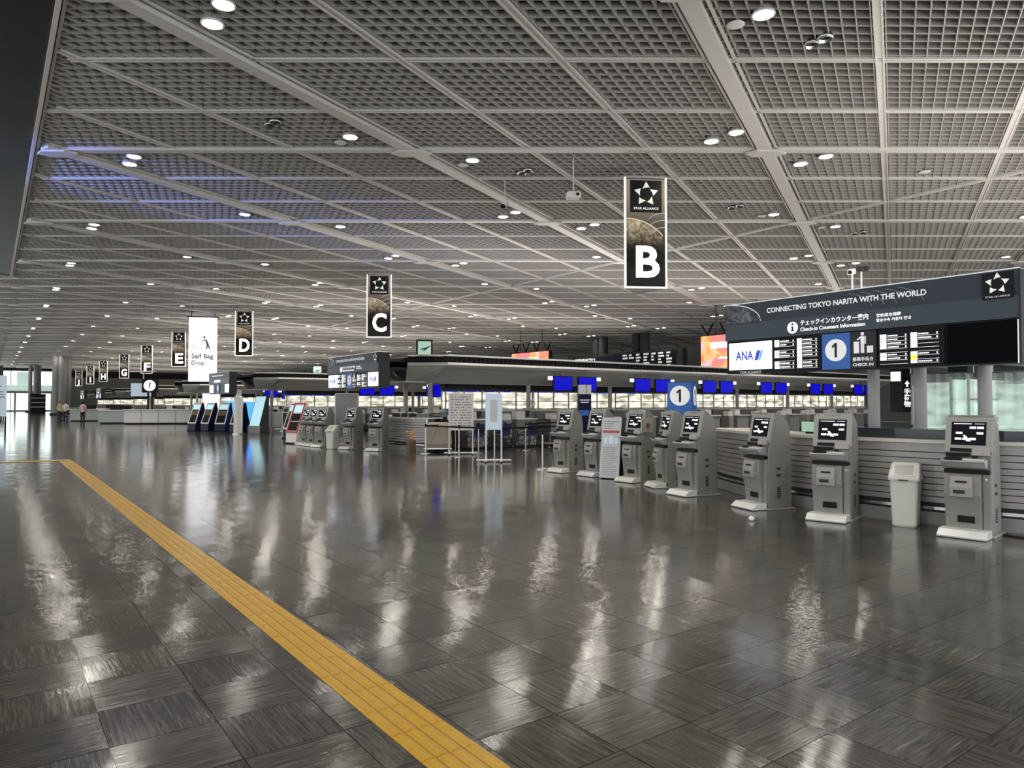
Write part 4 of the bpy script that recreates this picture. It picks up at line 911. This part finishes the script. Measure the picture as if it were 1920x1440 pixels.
# small blue notice on a pole
np_ = thing('pole_notice', 'small blue and white notice on a thin pole by the wheelchairs', 'notice', (12.5, 20.45, 0), R(-32))
MB().tube((0, 0, 0), (0, 0, 1.0), .015, n=8).part('pole', 'steel', np_); MB().bx(-.14, .14, -.015, .015, 1.0, 1.42).part('board', 'black', np_); MB().rect(-.12, .12, 1.22, 1.40, -.015, .004).part('blue_half', 'sign_blue', np_); MB().rect(-.12, .12, 1.03, 1.20, -.015, .004).part('white_half', 'poster_white', np_); MB().lathe([(.14, 0), (.14, .02), (.02, .04)], 16).part('foot', 'steel', np_)
# barrier posts with belts
post_src = None
def post(x, y, lab):
    global post_src
    if post_src is None:
        p = thing('barrier_post', lab, 'barrier post', (x, y, 0), 0, 'steel barrier posts')
        MB().lathe([(.16, 0), (.16, .015), (.05, .04), (.022, .045), (.022, .88)], 18).part('post', 'steel', p, smooth=False); MB().lathe([(.032, .84), (.032, .93), (.02, .95)], 14).part('belt_head', 'black', p)
        post_src = p; return p
    return dup(post_src, lab, (x, y, 0), 0)
POSTS = [(11.2, 19.85), (12.4, 20.0), (11.35, 18.1), (12.65, 19.0), (11.6, 16.6), (14.7, 19.2), (10.9, 13.55), (16.6, 20.2), (17.0, 19.9), (15.3, 17.2)]
PL = ['barrier post at the dark counter end, leftmost of the queue barrier', 'barrier post beside the small blue notice', 'barrier post in front of the printed poster stand', 'barrier post just right of the printed poster stand', 'barrier post touching the pale blue poster stand', 'barrier post before the luggage trolley', 'barrier post beside the leftmost near kiosk', 'barrier post at the desks, left of the far pair', 'barrier post at the desks, right of the far pair', 'barrier post between the blue poster stand and the desks']
for (x, y), l_ in zip(POSTS, PL): post(x, y, l_)
def belt(a, b, lab):
    m_ = MB(); ang = math.atan2(b[1]-a[1], b[0]-a[0]); m_.box((a[0]+b[0])/2, (a[1]+b[1])/2, .885, math.hypot(b[0]-a[0], b[1]-a[1])-.05, .006, .05, rz=ang)
    solo('barrier_belt', m_, 'black_matte', lab, 'belt', group='black barrier belts')
for i, j, l_ in [(0, 2, 'black belt from the dark counter end to the printed poster stand'), (2, 4, 'black belt between the two poster stands'), (4, 9, 'black belt running right from the blue poster stand'), (5, 7, 'black belt along the desks behind the trolley'), (7, 8, 'short black belt between the far pair of posts'), (0, 1, 'black belt behind the beige covered cart')]:
    belt(POSTS[i], POSTS[j], l_)
# wheelchairs
def wheelchair(lab, loc, rz):
    w_ = thing('wheelchair', lab, 'wheelchair', loc, rz, 'parked wheelchairs')
    for s in (-1, 1):
        wl_ = MB().ring((s*.29, .10, .30), (1, 0, 0), .28, .018, 28, 6).part('rear_wheel', 'rubber', w_)
        hb = MB().tube((s*.27, .10, .30), (s*.31, .10, .30), .03, n=10)
        for i in range(8): t = 2*PI*i/8; hb.tube((s*.29, .10, .30), (s*.29, .10 + .27*math.cos(t), .30 + .27*math.sin(t)), .004, n=4)
        hb.part('spokes', 'steel', wl_)
        MB().ring((s*.24, -.42, .09), (1, 0, 0), .075, .018, 16, 6).part('front_castor', 'rubber', w_)
        MB().path([(s*.24, .28, .92), (s*.24, .18, .50), (s*.24, .10, .30), (s*.24, -.30, .28), (s*.24, -.42, .10)], .013).part('side_frame', 'charcoal', w_)
        MB().path([(s*.24, .18, .68), (s*.24, -.18, .68), (s*.24, -.28, .46), (s*.24, -.55, .14)], .013).part('arm_frame', 'charcoal', w_)
        MB().bx(s*.24-.03, s*.24+.03, -.16, .12, .69, .72).part('arm_pad', 'black', w_)
        MB().tube((s*.24, .27, .91), (s*.24, .40, .92), .018, n=8).part('push_handle', 'rubber', w_)
        MB().bx(s*.13-.09, s*.13+.09, -.66, -.50, .11, .13).part('footrest', 'black', w_)
    MB().bx(-.23, .23, -.28, .16, .46, .51).part('seat', 'seat_blue', w_, bevel=.015); MB().prism_x([(.16, .50), (.24, .90), (.28, .90), (.20, .50)], -.23, .23).part('backrest', 'seat_blue', w_, bevel=.01)
    return w_
WC = wheelchair('black wheelchair behind the printed poster stand, leftmost parked', (13.15, 20.0, 0), R(-86))
for l_, x, y, a in [('black wheelchair between the two poster stands', 14.25, 20.0, -92), ('black wheelchair behind the pale blue poster stand', 15.35, 19.95, -88)]: dup(WC, l_, (x, y, 0), R(a))
# luggage trolley, covered cart, flower basket
def trolley(lab, loc, rz, grp):
    t_ = thing('luggage_trolley', lab, 'trolley', loc, rz, grp)
    MB().bx(-.25, .25, -.5, .35, .16, .19).part('platform', 'steel', t_); MB().path([(-.25, .35, .18), (-.25, .45, 1.0), (.25, .45, 1.0), (.25, .35, .18)], .015).part('handle_frame', 'charcoal', t_); MB().bx(-.24, .24, .38, .44, .55, .80).part('basket', 'charcoal', t_)
    MB().tube((-.25, .46, 1.0), (.25, .46, 1.0), .022, n=8).part('push_bar', 'rubber', t_)
    for x, y in ((-.22, .3), (.22, .3), (0, -.42)): MB().ring((x, y, .08), (1, 0, 0), .055, .022, 14, 6).part('wheel', 'rubber', t_)
    return t_
T1 = trolley('luggage trolley parked right of the wheelchairs', (16.2, 19.85, 0), R(-20), 'luggage trolleys')
dup(T1, 'luggage trolley by the counter beside the tilted totem', (12.4, 36.2, 0), R(-40))
cc = thing('covered_cart', 'low cart under a beige quilted cover at the dark counter end', 'cart', (11.85, 20.2, 0), R(-30))
MB().loft([rr(.42, .35, .16), rr(.45, .38, .3), rr(.42, .36, .85), rr(.30, .26, .98)]).part('cover', 'beige', cc); MB().path([(-.3, -.385, .3), (0, -.37, .8), (.3, -.385, .3), (0, -.39, .25), (-.3, -.385, .3)], .012).part('quilting', 'steel', cc)
MB().bx(-.45, .45, -.38, .38, .12, .16).part('deck', 'steel', cc)
for x in (-.36, .36):
    for y in (-.3, .3): MB().ring((x, y, .065), (1, 0, 0), .045, .02, 12, 6).part('castor', 'rubber', cc)
fb = thing('flower_box', 'small orange flower arrangement beside the beige cart', 'flowers', (11.0, 20.45, 0))
MB().bx(-.12, .12, -.1, .1, 0, .40).part('box', 'brown', fb); fbm = MB(); rnd = random.Random(2)
for i in range(14):
    x, y, z = rnd.uniform(-.13, .13), rnd.uniform(-.1, .1), rnd.uniform(.42, .72); fbm.lathe([(.0, z), (.045, z+.03), (.03, z+.06)], 7); n = 21
    fbm.v[-n:] = [(vx+x, vy+y, vz) for vx, vy, vz in fbm.v[-n:]]
fbm.part('blossoms', 'flower', fb, kind='stuff')
dk = thing('dark_counter', 'dark grey counter end beside the slatted front of the second island', 'counter', (12.87, 21.4, 0), 0)
MB().bx(-.4, .4, -.3, .3, .08, 1.12).part('body', 'charcoal', dk, bevel=.01); MB().bx(-.42, .42, -.33, .33, 1.12, 1.16).part('top', 'grey_panel', dk); MB().bx(-.37, .37, -.25, .25, 0, .08).part('plinth', 'black', dk)
# interior of the nearest island under the sign: pillars, hanging black sign, clear curtains
for x, y, l_ in [(11.0, 5.45, 'grey round pillar under the list screen of the big sign'), (11.0, 4.78, 'grey round pillar in the middle below the big sign'), (11.0, 3.95, 'grey round pillar behind the nearest kiosk')]:
    solo('sign_pillar', MB().tube((0, 0, 1.262), (0, 0, 2.30), .085, n=18), 'column', l_, 'pillar', (x-.15, y, 0), group='pillars below the big sign')
vsn = thing('vertical_sign', 'hanging black sign with vertical white lettering below the big sign', 'sign', (13.0, 6.05, 1.45), R(-75))
MB().bx(-.17, .17, 0, .06, 0, .85).part('board', 'charcoal', vsn); MB().rect(.03, .165, .0, .85, 0, .004).part('black_strip', 'black', vsn); MB().rect(-.16, 0.0, .55, .72, 0, .006).part('white_patch', 'screen_white', vsn)
for i, ch in enumerate('手荷物'): text('vertical_letter', ch, .11, .10, .36-i*.11, -.006, 'glyph', vsn, bold=.02)
MB().plate([(.10, .56), (.06, .50), (.085, .50), (.085, .45), (.115, .45), (.115, .50), (.14, .50)], -.006).part('arrow', 'glyph', vsn)
cur = [(13.2, 4.0, 1.3, 'hanging clear plastic curtain left of the nearest kiosk top'), (13.6, 2.6, 1.2, 'hanging clear plastic curtain right of the nearest kiosk top'), (12.8, 5.3, .9, 'hanging clear plastic curtain beside the black vertical sign')]
for x, y, wd, l_ in cur:
    P_ = [(-wd/2 + wd*i/24, .03*math.sin(i*1.7)) for i in range(25)]
    c = thing('plastic_curtain', l_, 'curtain', (x, y, 1.25), R(-70), 'clear plastic curtains')
    MB().loft([[(a, b, 0), (a, b+.003, 0), (a, b+.003, .85), (a, b, .85)] for a, b in P_]).part('sheet', 'clear_sheet', c); MB().tube((-wd/2, 0, .86), (wd/2, 0, .86), .012, n=8).part('rail', 'steel', c)
    MB().tube((-wd/2, 0, .86), (-wd/2, 0, 1.06), .008, n=6).part('hanger', 'steel', c); MB().tube((wd/2, 0, .86), (wd/2, 0, 1.06), .008, n=6).part('hanger', 'steel', c)
gp = [(14.6, 4.3, 1.7, 'pale green lit glass partition behind the middle pillar'), (14.4, 6.0, .9, 'pale green lit glass partition beside the black vertical sign'), (14.4, 2.9, 1.2, 'pale green lit glass partition right of the nearest kiosk')]
for x, y, wd, l_ in gp:
    c = thing('glass_partition', l_, 'partition', (x, y, 0), R(-90), 'lit glass partitions')
    MB().bx(-wd/2, wd/2, 0, .03, 1.12, 1.95).part('glass', 'lit_panel_cool', c); MB().bx(-wd/2, wd/2, -.02, .05, 0, 1.12).part('low_wall', 'grey_panel', c); MB().bx(-wd/2, wd/2, -.02, .05, 1.95, 2.0).part('head_bar', 'steel', c)
    for s in (-1, 1): MB().bx(s*wd/2-.02, s*wd/2+.02, -.02, .05, 1.12, 1.95).part('jamb', 'steel', c)
sm = thing('small_display', 'small dark desk display on the counter between two kiosks', 'display', (10.62, 6.35, 1.125), R(-84))
MB().bx(-.16, .16, 0, .02, .02, .20).part('case', 'charcoal', sm); MB().rect(-.15, .15, .03, .19, 0, .004).part('screen', 'green_sign', sm); MB().bx(-.08, .08, -.02, .1, 0, .02).part('foot', 'black', sm)
# cameras on poles above the big sign, projector and spotlight near banner B
for x, y, hh, l_, a in [(13.55, 7.2, 0.95, 'white security camera on a pole above the big sign, pointing left', -70), (13.9, 7.2, 1.05, 'dark security camera on a pole above the big sign, right of the pair', -40)]:
    c = thing('security_camera', l_, 'camera', (x, y, 3.17), R(a), 'pole cameras above the sign')
    MB().tube((0, 0, 0), (0, 0, hh), .018, n=8).part('pole', 'white', c); MB().box(0, -.06, hh+.05, .11, .34, .11, rx=R(12)).part('housing', 'white' if a < -50 else 'charcoal', c, bevel=.02); MB().tube((0, -.24, hh+.01), (0, -.27, hh+.005), .035, n=10).part('lens', 'black', c)
pj = thing('ceiling_projector', 'white projector hanging on a thin rod left of banner B', 'projector', (12.0, 13.65, 6.85), R(-30))
MB().tube((0, 0, .16), (0, 0, CEIL-6.85), .015, n=8).part('rod', 'white', pj); MB().box(0, 0, .08, .34, .30, .16).part('body', 'white', pj, bevel=.02); MB().tube((.08, -.15, .08), (.08, -.19, .08), .04, n=10).part('lens', 'black', pj)
sl_ = thing('hanging_spotlight', 'small white spotlight hanging from a ceiling rail left of banner B', 'spotlight', (11.6, 16.1, 7.2), R(20))
MB().tube((0, 0, .12), (0, 0, CEIL-7.2), .012, n=8).part('rod', 'white', sl_); MB().tube((-.10, 0, -.08), (.10, 0, .12), .09, .06, n=14).part('head', 'white', sl_); MB().tube((-.105, 0, -.085), (-.1, 0, -.08), .08, n=14).part('lens', 'black', sl_)

# departure square signs on the canopies
for x, y, l_ in [(11.9, 21.2, 'square black-framed plane sign on the canopy between banners B and C'), (15.2, 39.6, 'square black-framed green exit sign on the canopy between banners C and D')]:
    q = thing('square_sign', l_, 'sign', (x, y, 3.17), R(-25), 'square canopy signs')
    MB().bx(-.28, .28, 0, .16, 0.03, .60).part('case', 'black', q, bevel=.01); MB().rect(-.22, .22, .09, .54, 0, .006).part('lit_face', 'green_sign', q)
    MB().plate([(-.15, .28), (.10, .34), (.17, .40), (.19, .37), (.08, .27), (-.02, .20), (-.06, .20), (.01, .27), (-.12, .24)], -.006).part('plane_print', 'ink', q); MB().bx(-.05, .05, .05, .1, 0, .04).part('foot', 'black', q)

# big departures board, its ducts, and the orange screens at the ends of the passages
db = thing('departure_board', 'long dark departures board behind the islands', 'display board', (46.0, 46.0, 0), FACE_L)
MB().bx(-7.2, 7.2, 0, .6, 3.4, 6.15).part('case', 'charcoal', db); MB().rect(.2, 6.6, 3.6, 6.0, 0, .03).part('list_panel', 'screen_dark', db); MB().rect(-3.1, .1, 3.6, 5.9, 0, .02).part('blank_panel', 'dark_navy', db)
hd = text('heading', '↑国際線出発口', .5, -4.9, 5.55, -.02, 'glyph', db, bold=.02, width=3.2); MB().rect(-7.1, -6.7, 5.3, 5.9, 0, .02).part('red_panel', 'red_paint', db)
bt = MB(); rnd = random.Random(12)
for r_ in range(9):
    z = 5.85 - r_*.26
    for x in (.35, 1.15, 2.0, 2.9, 3.8, 4.6, 5.5):
        if rnd.random() < .88: bt.rect(x, x + rnd.uniform(.25, .68), z-.075, z+.075, -.03, .01)
bt.part('flight_rows', 'glyph_soft', db, kind='stuff')
for x in (-3.9, -3.0, 1.3, 2.3): MB().tube((x, .8, 0), (x, .8, CEIL-.12), .42, n=18).part('support_column', 'charcoal', db)
for yc, l_ in [(27.5, 'orange video screen on forked black hangers beside the big slate sign'), (48.4, 'orange video screen on forked black hangers beyond the canopy left of the departures board')]:
    o_ = thing('orange_screen', l_, 'video screen', (37.5, yc, 0), FACE_L, 'orange video screens')
    MB().bx(-2.65, 2.65, 0, .35, 3.6, 6.0).part('case', 'black', o_); MB().rect(-2.58, 2.58, 3.66, 5.94, 0, .02).part('picture', 'orange_screen', o_)
    for x in (-2.2, -.75, .75, 2.2): MB().tube((x, .17, 6.0), (x-.45, .17, 6.75), .06, n=6).tube((x, .17, 6.0), (x+.45, .17, 6.75), .06, n=6).part('forked_hanger', 'black', o_)
    for x in (-1.5, 1.5): MB().tube((x, .17, 6.0), (x, .17, CEIL+.02), .03, n=6).part('hanger_rod', 'charcoal', o_)
    MB().rect(-1.8, 1.2, 5.1, 5.5, -.02, .006).rect(-1.2, 1.9, 4.4, 4.55, -.02, .006).part('caption', 'glyph', o_)

# ---------------------------------------------------------------- farther down the hall
iq = thing('information_desk', 'white information desk with a question mark sign between banners E and F', 'desk', (10.3, 59.0, 0), R(-25))
MB().bx(-2.4, 2.4, 0, .8, .10, 1.05).part('body', 'white', iq, bevel=.02); MB().bx(-2.5, 2.5, -.08, .88, 1.05, 1.12).part('top', 'white_gloss', iq); MB().bx(-2.35, 2.35, .05, .75, 0, .10).part('plinth', 'black', iq)
for x in (-1.2, 0, 1.2): MB().bx(x-.02, x+.02, -.012, 0, .1, 1.05).part('panel_joint', 'grey_panel', iq)
qs = thing('question_sign', 'black box sign with a glowing white question mark disc', 'sign', (9.9, 60.4, 0), R(-22))
for x in (-.14, .14): MB().tube((x, .2, 0), (x, .2, 2.5), .07, n=10).part('pole', 'black', qs)
MB().bx(-.55, .55, 0, .4, 2.4, 3.45).part('case', 'black', qs, bevel=.02); qd = MB().disc(0, 2.93, .42, 0, .01).part('lit_disc', 'glyph', qs); text('question_mark', '?', .62, 0, 2.93, -.016, 'ink', qs, bold=.03)
def far_desk(lab, loc, rz, wd, grp):
    d = thing('service_counter', lab, 'counter', loc, rz, grp)
    MB().bx(-wd/2, wd/2, 0, .7, .1, 1.0).part('body', 'counter_glass', d); MB().bx(-wd/2-.06, wd/2+.06, -.06, .76, 1.0, 1.06).part('top', 'white', d); MB().bx(-wd/2+.1, wd/2-.1, .1, .6, 0, .1).part('plinth', 'charcoal', d); MB().bx(-wd/4, wd/4, .2, .25, 1.06, 1.42).part('screen_back', 'black', d); return d
far_desk('pale glass-fronted counter left of the information desk', (8.2, 62.5, 0), R(-20), 3.0, 'far service counters')
far_desk('low pale blue counter where the people stand', (6.9, 72.0, 0), R(-15), 2.6, 'far service counters')
far_desk('white counter under banner G', (9.6, 77.0, 0), R(-20), 3.0, 'far service counters')
hm = thing('hanging_display', 'white hanging list display left of the question mark sign', 'sign', (10.3, 66.5, 0), R(-35))
MB().bx(-.95, .95, 0, .6, 2.1, 3.3).part('case', 'black', hm); MB().rect(-.9, .9, 2.15, 3.25, 0, .01).part('lit_face', 'poster_blue', hm); MB().tube((0, .3, 3.3), (0, .3, 4.3), .05, n=8).part('mast', 'white', hm)
MB().bx(-1.0, 1.0, .0, .5, 4.2, 4.3).part('mast_head', 'white', hm); MB().tube((.6, .3, 0), (.6, .3, 2.1), .06, n=8).part('support', 'column', hm)
cart = [(8.0, 88, 'pale parked trolley row beyond the people, nearer'), (7.4, 96, 'pale parked trolley row beyond the people, farther'), (9.0, 82, 'pale parked trolley row under banner H')]
for x, y, l_ in cart:
    c = thing('trolley_row', l_, 'trolleys', (x, y, 0), R(-15), 'rows of far trolleys')
    for i in range(5): MB().path([(-.3+i*.45, 0, .2), (-.3+i*.45, .2, 1.0), (.1+i*.45, .2, 1.0), (.1+i*.45, 0, .2)], .03, n=5).bx(-.3+i*.45, .1+i*.45, -.5, .1, .16, .22).part('nested_trolley', 'steel', c)
    for i in (0, 4): MB().ring((-.1+i*.45, -.3, .09), (1, 0, 0), .06, .03, 10, 5).part('wheel', 'rubber', c)
# tall pale hall guide at the far left edge
gd = thing('hall_guide', 'tall pale blue guide board at the far left edge', 'guide board', (0.36, 49.0, 0), R(-5))
MB().bx(-.42, .42, 0, .2, .85, 3.15).part('board', 'poster_blue', gd); MB().bx(-.42, -.34, .02, .18, 0, .85).bx(.34, .42, .02, .18, 0, .85).part('legs', 'charcoal', gd)
ln = MB(); rnd = random.Random(4)
for i in range(14): ln.rect(-.36, rnd.uniform(0, .36), 1.0+i*.15, 1.06+i*.15, 0, .006)
ln.part('printed_lines', 'ink_grey', gd, kind='stuff'); MB().bx(-.45, .25, -.02, .22, 3.15, 3.7).part('header', 'charcoal', gd)

# ---------------------------------------------------------------- people far down the hall
def person(lab, loc, rz, top, legs, hair_long, arm=0.2, skirt=False):
    p = thing('person', lab, 'person', loc, rz)
    V = [((0, 0, .95), .13), ((0, 0, 1.15), .125), ((0, 0, 1.36), .15), ((0, 0, 1.47), .055), ((0, -.01, 1.56), .075), ((0, -.01, 1.66), .08)]
    Ed = [(0, 1), (1, 2), (2, 3), (3, 4), (4, 5)]
    def chain(st, pts):
        a = st
        for q in pts: V.append(q); Ed.append((a, len(V)-1)); a = len(V)-1
    for s in (-1, 1):
        chain(0, [((s*.095, 0, .86), .095), ((s*.10, -.02, .48), .062), ((s*.10, .02, .09), .042), ((s*.105, -.11, .04), .035)])
        chain(2, [((s*.18, 0, 1.38), .058), ((s*.235, .02, 1.10), .044), ((s*.22, -.12-arm, .92), .034), ((s*.21, -.17-arm, .86), .028)])
    me = bpy.data.meshes.new('body'); me.from_pydata([v[0] for v in V], Ed, []); b = part('body', me, p)
    md = b.modifiers.new('skin', 'SKIN'); 
    for i, v in enumerate(V): me.skin_vertices[0].data[i].radius = (v[1], v[1]*.85)
    me.skin_vertices[0].data[0].use_root = True
    ss = b.modifiers.new('smooth', 'SUBSURF'); ss.levels = ss.render_levels = 1; me.materials.append(M['skin'])
    MB().loft([[(rx*math.cos(2*PI*i/14), ry*math.sin(2*PI*i/14), z) for i in range(14)] for rx, ry, z in ((.185, .145, .84), (.165, .135, 1.08), (.20, .145, 1.30), (.21, .13, 1.40), (.10, .085, 1.47))]).part('jacket', top, p)
    for s in (-1, 1):
        MB().tube((s*.18, 0, 1.39), (s*.238, .02, 1.09), .068, .055, n=10).tube((s*.238, .02, 1.09), (s*.222, -.10-arm, .93), .055, .044, n=10).part('sleeve', top, p)
        MB().tube((s*.095, 0, .90), (s*.10, -.02, .48), .11, .08, n=12).tube((s*.10, -.02, .48), (s*.10, .02, .07), .08, .06, n=12).part('trouser_leg', legs, p)
        MB().box(s*.105, -.05, .035, .085, .25, .07).part('shoe', 'black', p, bevel=.015)
    MB().loft([[(r*math.cos(2*PI*i/12), .01 + r*1.1*math.sin(2*PI*i/12), z) for i in range(12)] for r, z in ((.075, 1.50 if hair_long else 1.62), (.098, 1.66), (.085, 1.73), (.03, 1.765))]).part('hair', 'hair', p)
    MB().tube((0, -.085, 1.62), (0, -.105, 1.60), .014, .01, n=6).part('nose', 'skin', p)
    return p
person('distant person in a pink top bending over a trolley', (6.35, 69.5, 0), R(150), 'cloth_pink', 'cloth_black', True, .15)
person('distant person in a yellowish top and dark trousers', (5.05, 74.5, 0), R(40), 'cloth_yellow', 'cloth_navy', False)
person('distant person in a white top beside the yellowish one', (5.55, 75.2, 0), R(-30), 'cloth_white', 'cloth_navy', False)
person('lone dark-clad person walking near the far windows', (1.1, 90.0, 0), R(170), 'cloth_black', 'cloth_black', False)

# added blue lamp standing in for an unseen LED screen, washing the ceiling edge
bl = thing('added_blue_wash', 'added blue wash lamp in place of an unseen screen', 'lamp', (X0+0.1, 20.5, 6.2), 0)
MB().bx(0, .35, -.4, .4, -.12, .12).part('housing', 'black', bl, bevel=.02); MB().bx(.35, .36, -.36, .36, -.09, .09).part('lens', 'blue_glow', bl)
sl = bpy.data.lights.new('blue_wash', 'SPOT'); sl.energy = 5500; sl.color = (0.12, 0.22, 1.0); sl.spot_size = R(34); sl.spot_blend = .8; sl.shadow_soft_size = .3
so = bpy.data.objects.new('blue_wash', sl); COL.objects.link(so); so.location = (X0+0.6, 20.5, 6.2)
so.rotation_euler = (Vector((2.6, 22.4, 7.95)) - Vector(so.location)).to_track_quat('-Z', 'Y').to_euler()
print('objects', len(bpy.data.objects), 'lamps', cnt, 'panels', len(pans))
